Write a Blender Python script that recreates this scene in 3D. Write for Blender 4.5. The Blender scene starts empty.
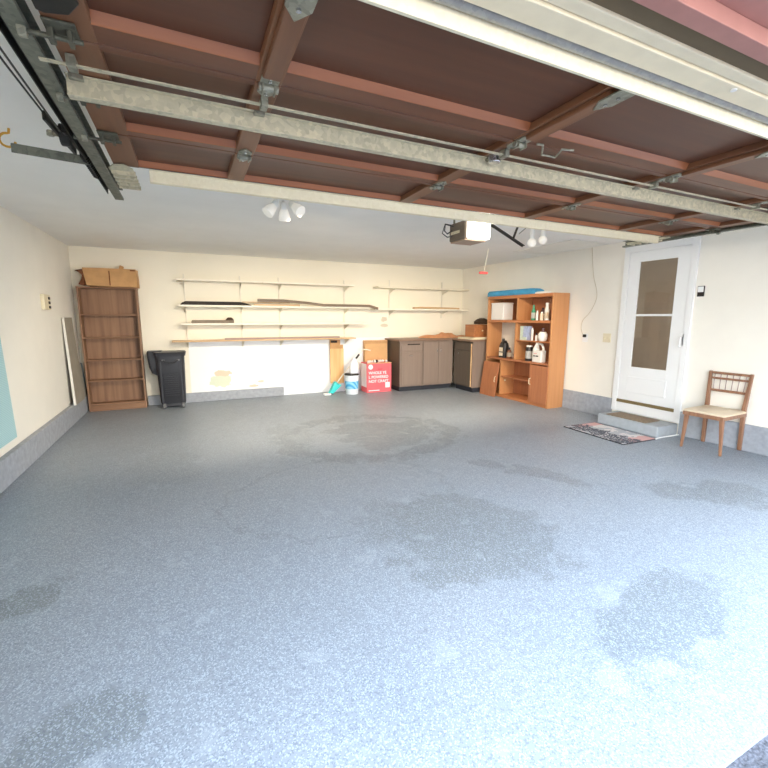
import bpy, bmesh, math, random
from mathutils import Vector, Matrix, Euler
random.seed(7)
SC = bpy.context.scene
COL = SC.collection
PI = math.pi
W, D, H = 6.679, 7.38, 2.351

# ------------------------------------------------------------------ materials
def newmat(name):
    m = bpy.data.materials.new(name); m.use_nodes = True
    nt = m.node_tree
    b = [n for n in nt.nodes if n.type == 'BSDF_PRINCIPLED'][0]
    return m, nt, b
def srgb(c):
    return tuple(((v/255)/12.92 if v/255 <= .04045 else ((v/255+.055)/1.055)**2.4) for v in c) + (1,)
def setin(b, **k):
    for n, v in k.items():
        b.inputs[n.replace('_', ' ')].default_value = v
def plain(name, rgb, rough=.5, metal=0, noise=.0, scale=20, bump=0, stretch=(1,1,1), trans=0, coat=0):
    """colour in sRGB 0-255 with a soft procedural mottling"""
    m, nt, b = newmat(name)
    c = srgb(rgb); b.inputs['Base Color'].default_value = c
    b.inputs['Roughness'].default_value = rough; b.inputs['Metallic'].default_value = metal
    if trans: b.inputs['Transmission Weight'].default_value = trans
    if coat: b.inputs['Coat Weight'].default_value = coat
    tc = nt.nodes.new('ShaderNodeTexCoord'); mp = nt.nodes.new('ShaderNodeMapping')
    mp.inputs['Scale'].default_value = stretch
    nt.links.new(tc.outputs['Object'], mp.inputs['Vector'])
    nz = nt.nodes.new('ShaderNodeTexNoise'); nz.inputs['Scale'].default_value = scale
    nz.inputs['Detail'].default_value = 5
    nt.links.new(mp.outputs['Vector'], nz.inputs['Vector'])
    if noise:
        r = nt.nodes.new('ShaderNodeValToRGB')
        r.color_ramp.elements[0].position = .3; r.color_ramp.elements[1].position = .7
        r.color_ramp.elements[0].color = tuple(v*(1-noise) for v in c[:3]) + (1,)
        r.color_ramp.elements[1].color = tuple(min(1, v*(1+noise)) for v in c[:3]) + (1,)
        nt.links.new(nz.outputs['Fac'], r.inputs['Fac']); nt.links.new(r.outputs['Color'], b.inputs['Base Color'])
    if bump:
        bp = nt.nodes.new('ShaderNodeBump'); bp.inputs['Strength'].default_value = bump; bp.inputs['Distance'].default_value = .01
        nt.links.new(nz.outputs['Fac'], bp.inputs['Height']); nt.links.new(bp.outputs['Normal'], b.inputs['Normal'])
    return m
def wood(name, dark, light, axis='Z', scale=6, rough=.45, contrast=.12):
    """grain stretched along one axis"""
    m, nt, b = newmat(name)
    b.inputs['Roughness'].default_value = rough
    tc = nt.nodes.new('ShaderNodeTexCoord'); mp = nt.nodes.new('ShaderNodeMapping')
    s = {'X': (.25, 5, 5), 'Y': (5, .25, 5), 'Z': (5, 5, .25)}[axis]
    mp.inputs['Scale'].default_value = s
    nz = nt.nodes.new('ShaderNodeTexNoise'); nz.inputs['Scale'].default_value = scale; nz.inputs['Detail'].default_value = 8
    nz.inputs['Distortion'].default_value = .4
    r = nt.nodes.new('ShaderNodeValToRGB')
    r.color_ramp.elements[0].position = .5-contrast*1.6; r.color_ramp.elements[1].position = .5+contrast*1.6
    r.color_ramp.elements[0].color = srgb(dark); r.color_ramp.elements[1].color = srgb(light)
    nt.links.new(tc.outputs['Object'], mp.inputs['Vector']); nt.links.new(mp.outputs['Vector'], nz.inputs['Vector'])
    nt.links.new(nz.outputs['Fac'], r.inputs['Fac']); nt.links.new(r.outputs['Color'], b.inputs['Base Color'])
    bp = nt.nodes.new('ShaderNodeBump'); bp.inputs['Strength'].default_value = .15; bp.inputs['Distance'].default_value = .004
    nt.links.new(nz.outputs['Fac'], bp.inputs['Height']); nt.links.new(bp.outputs['Normal'], b.inputs['Normal'])
    return m
def emis(name, rgb, s):
    m, nt, b = newmat(name)
    b.inputs['Base Color'].default_value = srgb(rgb); b.inputs['Emission Color'].default_value = srgb(rgb)
    b.inputs['Emission Strength'].default_value = s
    return m

class NB:
    """tiny math-node helper"""
    def __init__(s, nt): s.nt = nt
    def m(s, op, a, b=0.0, c=None, clamp=False):
        n = s.nt.nodes.new('ShaderNodeMath'); n.operation = op; n.use_clamp = clamp
        for i, v in enumerate((a, b, c)):
            if v is None: continue
            if isinstance(v, (int, float)): n.inputs[i].default_value = v
            else: s.nt.links.new(v, n.inputs[i])
        return n.outputs[0]
    def mix(s, fac, a, b):
        n = s.nt.nodes.new('ShaderNodeMix'); n.data_type = 'RGBA'
        for sock, v in ((n.inputs['Factor'], fac), (n.inputs['A'], a), (n.inputs['B'], b)):
            if isinstance(v, (int, float, tuple)): sock.default_value = v
            else: s.nt.links.new(v, sock)
        return n.outputs['Result']

def floor_material():
    m, nt, b = newmat('epoxy_floor'); q = NB(nt)
    tc = nt.nodes.new('ShaderNodeTexCoord'); sep = nt.nodes.new('ShaderNodeSeparateXYZ')
    nt.links.new(tc.outputs['Object'], sep.inputs[0]); x, y = sep.outputs[0], sep.outputs[1]
    def noise(sc, det=4):
        n = nt.nodes.new('ShaderNodeTexNoise'); n.inputs['Scale'].default_value = sc; n.inputs['Detail'].default_value = det
        nt.links.new(tc.outputs['Object'], n.inputs['Vector']); return n.outputs['Fac']
    big = noise(1.3, 6); mid = noise(5, 6)
    wob = q.m('MULTIPLY', q.m('SUBTRACT', q.m('ADD', q.m('MULTIPLY', mid, .6), q.m('MULTIPLY', noise(2.2, 3), .4)), .5), 3.2)
    def ell(cx, cy, rx, ry, ang=0, ring=None, soft=.22, wk=1.0):
        ca, sa = math.cos(ang), math.sin(ang)
        dx = q.m('SUBTRACT', x, cx); dy = q.m('SUBTRACT', y, cy)
        u = q.m('DIVIDE', q.m('ADD', q.m('MULTIPLY', dx, ca), q.m('MULTIPLY', dy, sa)), rx)
        v = q.m('DIVIDE', q.m('SUBTRACT', q.m('MULTIPLY', dy, ca), q.m('MULTIPLY', dx, sa)), ry)
        r = q.m('SQRT', q.m('ADD', q.m('MULTIPLY', u, u), q.m('MULTIPLY', v, v)))
        r = q.m('ADD', r, q.m('MULTIPLY', wob, wk))
        if ring: r = q.m('ADD', q.m('DIVIDE', q.m('ABSOLUTE', q.m('SUBTRACT', r, 1.0)), ring), 0)
        return q.m('DIVIDE', q.m('SUBTRACT', 1.0 + soft/2, r), soft, clamp=True)
    stains = [(ell(3.0, 2.1, .55, .48, -.5), .5), (ell(2.65, 2.35, .3, .32), .3), (ell(3.38, 1.05, .48, .2, .15), .5),
              (ell(5.2, 1.75, .45, .25, -.6), .55), (ell(4.2, 2.65, .5, .13, -1.05), .5), (ell(.62, 2.42, .22, .13, .5), .6),
              (ell(1.05, 1.5, .2, .12), .45), (ell(3.5, 4.4, .62, .55), .55),
              (ell(3.35, 4.45, 1.0, .85, 0, .12, .5, .35), .5), (ell(2.45, 4.7, .25, .5), .3),
              (ell(2.5, 3.0, .9, .7, 0, .02, .6, .2), .25), (ell(1.2, 4.2, .3, .5), .18)]
    tot = 0.0; acc = None
    for s, k in stains:
        t = q.m('MULTIPLY', s, k); t = q.m('MULTIPLY', t, .95); acc = t if acc is None else q.m('MAXIMUM', acc, t)
    base = q.mix(big, srgb((133, 141, 149)), srgb((147, 154, 161)))
    base = q.mix(acc, base, srgb((103, 109, 108)))
    # paint flecks
    f1 = nt.nodes.new('ShaderNodeTexVoronoi'); f1.inputs['Scale'].default_value = 210
    nt.links.new(tc.outputs['Object'], f1.inputs['Vector'])
    sp = nt.nodes.new('ShaderNodeSeparateColor'); nt.links.new(f1.outputs['Color'], sp.inputs[0])
    dark = q.m('MULTIPLY', q.m('GREATER_THAN', sp.outputs[0], .8), .36)
    lite = q.m('MULTIPLY', q.m('LESS_THAN', sp.outputs[1], .22), .34)
    col = q.mix(dark, base, srgb((72, 84, 104))); col = q.mix(lite, col, srgb((208, 220, 232)))
    scr = q.m('MULTIPLY', q.m('GREATER_THAN', mid, .64), .2)
    col = q.mix(scr, col, srgb((178, 186, 194)))
    nt.links.new(col, b.inputs['Base Color'])
    nt.links.new(q.m('ADD', .34, q.m('MULTIPLY', mid, .2)), b.inputs['Roughness'])
    fine = noise(160, 3)
    bp = nt.nodes.new('ShaderNodeBump'); bp.inputs['Strength'].default_value = .3; bp.inputs['Distance'].default_value = .0015
    nt.links.new(fine, bp.inputs['Height']); nt.links.new(bp.outputs['Normal'], b.inputs['Normal'])
    return m
def backwall_material():
    """cream paint, a whiter rectangle below the bottom shelf, and a patch of bare plaster"""
    m, nt, b = newmat('back_wall_paint'); q = NB(nt)
    tc = nt.nodes.new('ShaderNodeTexCoord'); sep = nt.nodes.new('ShaderNodeSeparateXYZ')
    nt.links.new(tc.outputs['Object'], sep.inputs[0]); x, z = sep.outputs[0], sep.outputs[2]
    n = nt.nodes.new('ShaderNodeTexNoise'); n.inputs['Scale'].default_value = 14; n.inputs['Detail'].default_value = 5
    nt.links.new(tc.outputs['Object'], n.inputs['Vector']); nz = n.outputs['Fac']
    n2 = nt.nodes.new('ShaderNodeTexNoise'); n2.inputs['Scale'].default_value = 2
    nt.links.new(tc.outputs['Object'], n2.inputs['Vector'])
    base = q.mix(n2.outputs['Fac'], srgb((243, 235, 214)), srgb((247, 240, 222)))
    lower = q.m('MULTIPLY', q.m('MULTIPLY', q.m('LESS_THAN', z, .99), q.m('GREATER_THAN', x, 1.44)), q.m('LESS_THAN', x, 5.0))
    base = q.mix(lower, base, srgb((240, 242, 243)))
    def blob(cx, cz, rx, rz, k=1.2):
        u = q.m('DIVIDE', q.m('SUBTRACT', x, cx), rx); v = q.m('DIVIDE', q.m('SUBTRACT', z, cz), rz)
        r = q.m('SQRT', q.m('ADD', q.m('MULTIPLY', u, u), q.m('MULTIPLY', v, v)))
        return q.m('LESS_THAN', q.m('ADD', r, q.m('MULTIPLY', q.m('SUBTRACT', nz, .5), k)), 1.0)
    c = q.mix(blob(1.90, .33, .17, .12), base, srgb((218, 224, 200)))
    c = q.mix(blob(1.93, .44, .15, .05), c, srgb((222, 204, 178)))
    c = q.mix(blob(2.42, .2, .1, .02, 1.6), c, srgb((214, 200, 176)))
    c = q.mix(blob(2.54, .27, .05, .02), c, srgb((222, 208, 190)))
    c = q.mix(blob(4.87, 1.33, .07, .04, 2.4), c, srgb((214, 202, 180)))
    c = q.mix(blob(4.9, 1.22, .07, .03, 2.4), c, srgb((214, 202, 180)))
    nt.links.new(c, b.inputs['Base Color']); b.inputs['Roughness'].default_value = .65
    return m
def brushed_wave(name, c1, c2, scale, rough=.5, direction='X'):
    m, nt, b = newmat(name); b.inputs['Roughness'].default_value = rough
    tc = nt.nodes.new('ShaderNodeTexCoord'); w = nt.nodes.new('ShaderNodeTexWave')
    w.bands_direction = direction; w.inputs['Scale'].default_value = scale
    nt.links.new(tc.outputs['Object'], w.inputs['Vector'])
    r = nt.nodes.new('ShaderNodeValToRGB'); r.color_ramp.elements[0].color = srgb(c1); r.color_ramp.elements[1].color = srgb(c2)
    nt.links.new(w.outputs['Fac'], r.inputs['Fac']); nt.links.new(r.outputs['Color'], b.inputs['Base Color'])
    return m
def galv(name='galvanized_steel', lo=(166, 160, 136), hi=(222, 211, 178), metal=.15, rough=.45):
    m, nt, b = newmat(name)
    tc = nt.nodes.new('ShaderNodeTexCoord'); v = nt.nodes.new('ShaderNodeTexVoronoi'); v.inputs['Scale'].default_value = 60
    nz = nt.nodes.new('ShaderNodeTexNoise'); nz.inputs['Scale'].default_value = 30; nz.inputs['Detail'].default_value = 4
    nt.links.new(tc.outputs['Object'], v.inputs['Vector']); nt.links.new(tc.outputs['Object'], nz.inputs['Vector'])
    sp = nt.nodes.new('ShaderNodeSeparateColor'); nt.links.new(v.outputs['Color'], sp.inputs[0])
    q = NB(nt); f = q.m('ADD', q.m('MULTIPLY', sp.outputs[0], .5), q.m('MULTIPLY', nz.outputs['Fac'], .5))
    nt.links.new(q.mix(f, srgb(lo), srgb(hi)), b.inputs['Base Color'])
    b.inputs['Metallic'].default_value = metal; b.inputs['Roughness'].default_value = rough
    return m
def rug_material():
    m, nt, b = newmat('printed_mat'); q = NB(nt)
    tc = nt.nodes.new('ShaderNodeTexCoord'); sep = nt.nodes.new('ShaderNodeSeparateXYZ')
    nt.links.new(tc.outputs['Object'], sep.inputs[0]); x, y = sep.outputs[0], sep.outputs[1]
    def noise(sc):
        n = nt.nodes.new('ShaderNodeTexNoise'); n.inputs['Scale'].default_value = sc; n.inputs['Detail'].default_value = 6
        nt.links.new(tc.outputs['Object'], n.inputs['Vector']); return n.outputs['Fac']
    a = noise(7); g = noise(45)
    c = q.mix(q.m('GREATER_THAN', a, .52), srgb((222, 216, 214)), srgb((184, 186, 190)))
    # pink at the two far corners of the print
    pk = q.m('GREATER_THAN', q.m('ADD', q.m('ABSOLUTE', q.m('SUBTRACT', y, .0)), q.m('MULTIPLY', a, .25)), .40)
    pk = q.m('MULTIPLY', pk, q.m('GREATER_THAN', x, -.16))
    c = q.mix(pk, c, srgb((220, 176, 172)))
    bk = q.m('LESS_THAN', q.m('ADD', q.m('ABSOLUTE', q.m('ADD', x, .11)), q.m('MULTIPLY', q.m('SUBTRACT', a, .5), .6)), .13)
    bk = q.m('MULTIPLY', bk, q.m('GREATER_THAN', g, .42)); bk = q.m('MULTIPLY', bk, q.m('LESS_THAN', y, .40))
    c = q.mix(bk, c, srgb((92, 94, 102)))
    nt.links.new(c, b.inputs['Base Color']); b.inputs['Roughness'].default_value = .9
    return m
def glass_material():
    m = bpy.data.materials.new('door_glass'); m.use_nodes = True; nt = m.node_tree; nt.nodes.clear()
    o = nt.nodes.new('ShaderNodeOutputMaterial'); mx = nt.nodes.new('ShaderNodeMixShader'); t = nt.nodes.new('ShaderNodeBsdfTransparent')
    g = nt.nodes.new('ShaderNodeBsdfGlossy'); g.inputs['Roughness'].default_value = .02; fr = nt.nodes.new('ShaderNodeFresnel'); fr.inputs['IOR'].default_value = 1.5
    t.inputs['Color'].default_value = (.95, .94, .92, 1)
    nt.links.new(fr.outputs[0], mx.inputs[0]); nt.links.new(t.outputs[0], mx.inputs[1]); nt.links.new(g.outputs[0], mx.inputs[2]); nt.links.new(mx.outputs[0], o.inputs[0])
    return m

M = dict(
    floor=floor_material(), back=backwall_material(),
    wall=plain('cream_wall_paint', (244, 239, 226), .65, noise=.02, scale=3),
    ceil=plain('ceiling_paint', (244, 242, 236), .8, noise=.02, scale=3),
    plinth=plain('painted_concrete', (160, 164, 170), .75, noise=.12, scale=18, bump=.6),
    step=plain('painted_step', (170, 176, 180), .6, noise=.06, scale=20, bump=.2),
    asphalt=plain('asphalt', (88, 89, 96), .9, noise=.5, scale=90, bump=1),
    white=plain('white_paint', (243, 243, 240), .45, noise=.01, scale=4),
    whitetrim=plain('white_trim_paint', (236, 234, 226), .5, noise=.02, scale=6),
    innerdoor=plain('brown_inner_door', (202, 184, 164), .6, noise=.06, scale=4),
    sill=plain('bronze_sill', (140, 122, 84), .45, .3, noise=.1, scale=20),
    shelf=plain('shelf_paint', (248, 240, 222), .55, noise=.04, scale=8),
    shelfend=plain('shelf_weathered_paint', (238, 230, 208), .6, noise=.06, scale=12),
    standard=plain('grey_white_steel', (232, 226, 210), .5, .0, noise=.03, scale=20),
    tan=wood('tan_board', (196, 158, 112), (220, 184, 138), 'X'),
    tanZ=wood('pine_board', (214, 164, 104), (236, 192, 136), 'Z', 4),
    mauve=plain('mauve_strip', (166, 142, 134), .6, noise=.06, scale=10),
    darkstrip=wood('dark_stained_strip', (92, 72, 52), (128, 104, 76), 'X'),
    black=plain('black_bundle', (52, 46, 42), .7, noise=.2, scale=14),
    greybundle=plain('grey_brown_strips', (136, 122, 104), .7, noise=.18, scale=12),
    case=wood('walnut_laminate', (124, 90, 66), (160, 122, 92), 'Z', 3, .55),
    caseX=wood('walnut_laminate_edge', (128, 92, 66), (152, 114, 84), 'X', 3, .55),
    card=plain('cardboard', (192, 148, 100), .85, noise=.1, scale=9),
    cardpale=plain('cardboard_pale', (212, 168, 118), .85, noise=.05, scale=9),
    carddark=plain('cardboard_inside', (112, 66, 38), .9, noise=.1, scale=9),
    bin=plain('dark_plastic', (46, 47, 52), .38, noise=.05, scale=9),
    wheel=plain('wheel_grey', (112, 112, 112), .5),
    hutch=wood('orange_oak_laminate', (184, 126, 80), (204, 146, 96), 'Z', 4, .4, .2),
    hutchY=wood('orange_oak_laminate_flat', (172, 106, 64), (196, 130, 82), 'Y', 4, .4, .2),
    hutchdark=wood('oak_laminate_door', (160, 100, 66), (184, 120, 80), 'Z', 7, .4, .2),
    cab=wood('taupe_wood', (128, 111, 99), (142, 124, 111), 'Z', 5, .5, .25),
    cabdark=wood('dark_taupe_wood', (86, 76, 66), (98, 87, 76), 'Z', 5, .5, .25),
    counter=plain('brown_counter', (134, 108, 88), .4, noise=.08, scale=16),
    kick=plain('black_kickboard', (44, 46, 54), .6),
    chairwood=wood('chair_wood', (128, 90, 66), (160, 118, 90), 'Z', 8, .4),
    cream=plain('cream_vinyl', (226, 208, 180), .45, noise=.02, scale=20),
    spindle=plain('chair_spindle', (170, 150, 140), .4, noise=.05, scale=10),
    galv=galv(), galvcream=galv('cream_galvanized', (232, 220, 186), (244, 234, 204), .0, .5),
    galvdark=galv('weathered_steel', (92, 94, 82), (140, 140, 124), .4, .5),
    galvseal=galv('grey_bottom_seal', (128, 128, 126), (162, 160, 152), .1, .4),
    hinge=galv('hinge_steel', (112, 112, 98), (176, 172, 150), .35, .4),
    rollerdark=galv('dirty_steel', (70, 70, 60), (120, 118, 100), .4, .5),
    steel=plain('dark_steel', (52, 50, 46), .5, .5, noise=.1, scale=30),
    doorwood=wood('stained_door_wood', (78, 44, 29), (108, 65, 42), 'X', 3, .42, .2),
    lit_bevel=wood('lit_bevel_wood', (140, 80, 45), (182, 112, 68), 'X', 3, .4, .2),  # lighter orange rail wood, daylight on the bevel painted into the colour
    doorrail=wood('stained_door_rail', (90, 52, 33), (122, 74, 48), 'X', 3, .42, .2),
    stile=wood('stained_door_stile', (100, 62, 40), (140, 94, 62), 'Y', 3, .42, .2),
    headcream=plain('header_cream', (226, 212, 180), .6, noise=.05, scale=12),
    olive=plain('olive_recess', (104, 88, 62), .8, noise=.06, scale=10),
    pink=plain('faded_red_siding', (172, 120, 108), .6, noise=.05, scale=16),
    pinkpale=plain('faded_red_face', (196, 124, 116), .6, noise=.04, scale=16),
    shade=emis('frosted_shade', (240, 234, 222), .12), lens=emis('opener_lens', (255, 252, 244), 1.6),
    bluecloth=plain('blue_foam', (72, 158, 204), .7, noise=.12, scale=9),
    teal=brushed_wave('teal_mesh', (164, 204, 206), (188, 220, 222), 22, .7, 'Z'),
    tealplastic=plain('teal_bristles', (60, 198, 196), .5, noise=.1, scale=40),
    red=plain('red_box_card', (236, 100, 108), .55, noise=.03, scale=10),
    redwhite=plain('white_print', (250, 236, 236), .55),
    darkred=plain('dark_red_print', (150, 40, 56), .55),
    pailwhite=plain('white_pail', (232, 238, 244), .4), paillabel=brushed_wave('blue_label', (58, 160, 214), (150, 212, 236), 7, .4, 'DIAGONAL'),
    boxwhite=plain('white_plastic_box', (236, 232, 226), .45), jug=plain('white_jug', (226, 222, 214), .4),
    blackjug=plain('black_jug', (40, 36, 34), .35), label=plain('paper_label', (222, 204, 178), .6, noise=.05, scale=20),
    labelw=plain('white_label', (232, 228, 220), .6), green=plain('green_plastic', (66, 150, 112), .4),
    amber=plain('amber_bottle', (120, 74, 48), .3), blueprint=plain('blue_purple_carton', (168, 178, 204), .6, noise=.2, scale=24),
    greencarton=plain('pale_green_carton', (198, 208, 190), .6, noise=.1, scale=18), brownjar=plain('purple_brown_bottle', (92, 66, 66), .4),
    orange=plain('orange_cloth', (252, 188, 140), .85, noise=.12, scale=14),
    clothdark=plain('dark_rag', (72, 54, 38), .9, noise=.2, scale=14),
    crate=wood('brown_drawer_wood', (160, 100, 60), (184, 122, 76), 'Y', 6),
    doormat=plain('coir_mat', (146, 128, 108), .95, noise=.2, scale=60, bump=.6),
    rug=rug_material(), black2=plain('black_edging', (40, 40, 44), .8),
    boardgrey=plain('grey_drywall_face', (158, 150, 134), .8, noise=.08, scale=8), boardedge=plain('white_board_edge', (226, 222, 212), .7),
    bluegrey=plain('blue_grey_edge', (92, 116, 128), .7), ivory=plain('ivory_plastic', (232, 220, 188), .45), brass=plain('yellow_hook', (214, 160, 52), .4, .2),
    glass=glass_material(), redpull=plain('red_pull', (224, 74, 66), .45), cord=plain('pale_cord', (214, 204, 182), .6), wire=plain('black_wire', (36, 36, 36), .5),
    openergrey=plain('opener_housing', (104, 92, 78), .5, .2, noise=.1, scale=20), openerbot=plain('opener_bottom', (166, 140, 118), .5),
    block=plain('pale_lavender_block', (206, 204, 216), .6), chrome=plain('chrome', (200, 200, 200), .2, .9), darkcav=plain('dark_slot', (40, 30, 24), .8),
)

# ------------------------------------------------------------------ mesh helpers
def BM(): return bmesh.new()
def box(bm, x0, x1, y0, y1, z0, z1, mat=None):
    vs = [bm.verts.new((x, y, z)) for z in (z0, z1) for y in (y0, y1) for x in (x0, x1)]
    for f in ((0,2,3,1),(4,5,7,6),(0,1,5,4),(2,6,7,3),(0,4,6,2),(1,3,7,5)):
        bm.faces.new([vs[i] for i in f])
    if mat is not None:
        for v in vs: v.co = mat @ v.co
    return vs
def hexa(bm, pts):
    """8 points: four of one end, then the four of the other"""
    v = [bm.verts.new(p) for p in pts]
    for f in ((3,2,1,0),(4,5,6,7),(0,1,5,4),(1,2,6,5),(2,3,7,6),(3,0,4,7)):
        bm.faces.new([v[i] for i in f])
def bar(bm, a, b, w, h, up=(0,0,1)):
    a, b = Vector(a), Vector(b); d = (b-a).normalized(); u = Vector(up)
    s = d.cross(u)
    if s.length < 1e-4: s = d.cross(Vector((1,0,0)))
    s.normalize(); t = s.cross(d).normalized()
    P = []
    for c in (a, b):
        for i, j in ((-1,-1),(1,-1),(1,1),(-1,1)): P.append(c + s*w/2*i + t*h/2*j)
    hexa(bm, P)
def tube(bm, pts, r, n=10, caps=True):
    pts = [Vector(p) for p in pts]; R = r if isinstance(r, (list, tuple)) else [r]*len(pts)
    rings = []; ref = None
    for i, p in enumerate(pts):
        d = (pts[min(i+1, len(pts)-1)] - pts[max(i-1, 0)]).normalized()
        if ref is None:
            ref = d.orthogonal().normalized()
        ref = (ref - d*ref.dot(d))
        if ref.length < 1e-5: ref = d.orthogonal()
        ref.normalize(); o = d.cross(ref)
        rings.append([bm.verts.new(p + (ref*math.cos(2*PI*k/n) + o*math.sin(2*PI*k/n))*R[i]) for k in range(n)])
    for a, b in zip(rings, rings[1:]):
        for k in range(n): bm.faces.new((a[k], a[(k+1)%n], b[(k+1)%n], b[k]))
    if caps: bm.faces.new(rings[0][::-1]); bm.faces.new(rings[-1])
def lathe(bm, prof, c=(0,0,0), n=24, mat=None, sx=1, sy=1, closed=True):
    rings = []
    for r, z in prof:
        rings.append([bm.verts.new((c[0]+r*sx*math.cos(2*PI*k/n), c[1]+r*sy*math.sin(2*PI*k/n), c[2]+z)) for k in range(n)])
    for a, b in zip(rings, rings[1:]):
        for k in range(n): bm.faces.new((a[k], a[(k+1)%n], b[(k+1)%n], b[k]))
    if closed: bm.faces.new(rings[0][::-1]); bm.faces.new(rings[-1])
    if mat is not None:
        for r in rings:
            for v in r: v.co = mat @ v.co
def prism(bm, poly, fn, t0, t1):
    """poly of (u,v); fn(u,v,t)->xyz; extruded from t0 to t1"""
    a = [bm.verts.new(fn(u, v, t0)) for u, v in poly]; b = [bm.verts.new(fn(u, v, t1)) for u, v in poly]
    n = len(poly)
    bm.faces.new(a[::-1]); bm.faces.new(b)
    for k in range(n): bm.faces.new((a[k], a[(k+1)%n], b[(k+1)%n], b[k]))
def obj(name, bm, mat, parent=None, bevel=0, smooth=False, seg=2):
    bmesh.ops.recalc_face_normals(bm, faces=bm.faces)
    me = bpy.data.meshes.new(name); bm.to_mesh(me); bm.free()
    o = bpy.data.objects.new(name, me); COL.objects.link(o)
    me.materials.append(M[mat] if isinstance(mat, str) else mat)
    if parent: o.parent = parent
    if smooth:
        for p in me.polygons: p.use_smooth = True
        me.set_sharp_from_angle(angle=math.radians(40))
    if bevel:
        md = o.modifiers.new('bevel', 'BEVEL'); md.width = bevel; md.segments = seg; md.limit_method = 'ANGLE'
    return o
def part(name, mat, parent, boxes, bevel=0):
    bm = BM()
    for b in boxes: box(bm, *b)
    return obj(name, bm, mat, parent, bevel)
def tag(o, label, cat, group=None):
    o['label'] = label; o['category'] = cat
    if group: o['group'] = group
    return o
def thing(name, label, cat, loc=(0,0,0), rz=0, group=None):
    o = bpy.data.objects.new(name, None); COL.objects.link(o)
    o.empty_display_size = .1; o.location = loc; o.rotation_euler = (0, 0, rz)
    return tag(o, label, cat, group)
def struct(name, mat, boxes, parent=None, bevel=0):
    o = part(name, mat, parent, boxes, bevel)
    if not parent: o['kind'] = 'structure'
    return o
def copy_tree(o, parent=None):
    c = o.copy(); COL.objects.link(c)
    if parent is not None: c.parent = parent
    for ch in list(o.children): copy_tree(ch, c)
    return c

# ------------------------------------------------------------------ the setting
OX0, OX1 = 1.02, 5.95          # garage opening
struct('floor', 'floor', [(-.15, W+.15, .55, D+.15, -.15, 0)])
struct('ground', 'asphalt', [(-14, 22, -25, .55, -.2, -.02)])
struct('ceiling', 'ceil', [(0, W, .8, D, H, H+.2)])
struct('wall_left', 'wall', [(-.15, 0, .8, D, 0, H+.2)])
struct('wall_right', 'wall', [(W, W+.15, .8, D, 0, H+.2)])
struct('wall_back', 'back', [(-.15, W+.15, D, D+.15, 0, H+.2)])
struct('wall_front', 'wall', [(-.15, OX0, .58, .8, 0, H+.2), (OX1, W+.15, .58, .8, 0, H+.2), (OX0, OX1, .80, .86, 2.20, H+.2)])
struct('baseboard_left', 'plinth', [(0, .055, .8, D, 0, .235)], bevel=.008)
struct('baseboard_right', 'plinth', [(W-.02, W, 3.78, D, 0, .285), (W-.02, W, .8, 2.90, 0, .285)], bevel=.006)
struct('baseboard_back', 'plinth', [(.82, 2.92, D-.05, D, 0, .15)], bevel=.006)
# header over the opening and the red siding outside it
struct('trim_1', 'headcream', [(OX0, OX1, .885, .955, 2.125, 2.20)], bevel=.003)
struct('trim_2', 'headcream', [(OX0, OX1, .845, .883, 2.133, 2.20)], bevel=.003)
struct('trim_3', 'olive', [(OX0, OX1, .74, .845, 2.142, 2.20)])
struct('trim_4', 'pink', [(-.3, W+.3, .735, .783, 2.125, 2.20)], bevel=.002)
struct('trim_5', 'pink', [(-.3, W+.3, .40, .735, 2.165, 2.20)], bevel=.002)
struct('wall_outside', 'pink', [(-.3, W+.3, .40, .58, 2.2, 2.9), (-.3, OX0-.05, .42, .58, 0, 2.165), (OX1+.05, W+.3, .42, .58, 0, 2.165)])
bm = BM(); lathe(bm, [(.003,-.004),(.009,-.004),(.010,0)], (3.17-(0), .90, 2.1245), 14)
obj('screw_washer', bm, 'labelw', bpy.data.objects['trim_1'])
# ceiling access hatch
hp = struct('trim_6', 'whitetrim', [(5.92, 6.60, 3.98, 4.04, H-.014, H-.001), (5.92, 6.60, 4.99, 5.05, H-.014, H-.001), (5.92, 5.98, 4.04, 4.99, H-.014, H-.001), (6.54, 6.60, 4.04, 4.99, H-.014, H-.001)], bevel=.003)
struct('hatch_panel', 'whitetrim', [(5.98, 6.54, 4.04, 4.99, H-.006, H-.001)], parent=hp)

# storm door in the right wall
dr = bpy.data.objects.new('door_1', None); COL.objects.link(dr); dr['kind'] = 'structure'; dr.location = (W, 3.335, .14)
# local coords: x negative = into the room, y along the wall, z up
def dbox(y0, y1, z0, z1, x0, x1): return (x0, x1, y0-3.335, y1-3.335, z0-.14, z1-.14)
part('door_frame', 'white', dr, [dbox(2.895, 2.965, .14, 2.27, -.03, 0), dbox(3.705, 3.775, .14, 2.27, -.03, 0), dbox(2.965, 3.705, 2.19, 2.27, -.03, 0), dbox(2.965, 3.705, .14, .262, -.026, 0)], .003)
part('sill', 'sill', dr, [dbox(2.965, 3.705, .262, .30, -.034, 0)], .002)
slab = part('door_panel', 'white', dr, [dbox(2.968, 3.11, .302, 2.188, -.022, -.002), dbox(3.56, 3.702, .302, 2.188, -.022, -.002), dbox(3.11, 3.56, 2.065, 2.188, -.022, -.002), dbox(3.11, 3.56, .302, .745, -.022, -.002)], .003)
part('raised_panel', 'white', slab, [dbox(3.09, 3.58, .41, .62, -.03, -.02)], .006)
part('inner_door', 'innerdoor', dr, [dbox(3.11, 3.56, .745, 2.065, -.0055, -.002)])
part('crossbar', 'white', slab, [dbox(3.11, 3.56, 1.393, 1.42, -.023, -.006)], .002)
part('window_pane', 'glass', slab, [dbox(3.112, 3.558, 1.42, 2.063, -.014, -.011)])
part('window_pane', 'glass', slab, [dbox(3.112, 3.558, .747, 1.393, -.014, -.011)])
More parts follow.
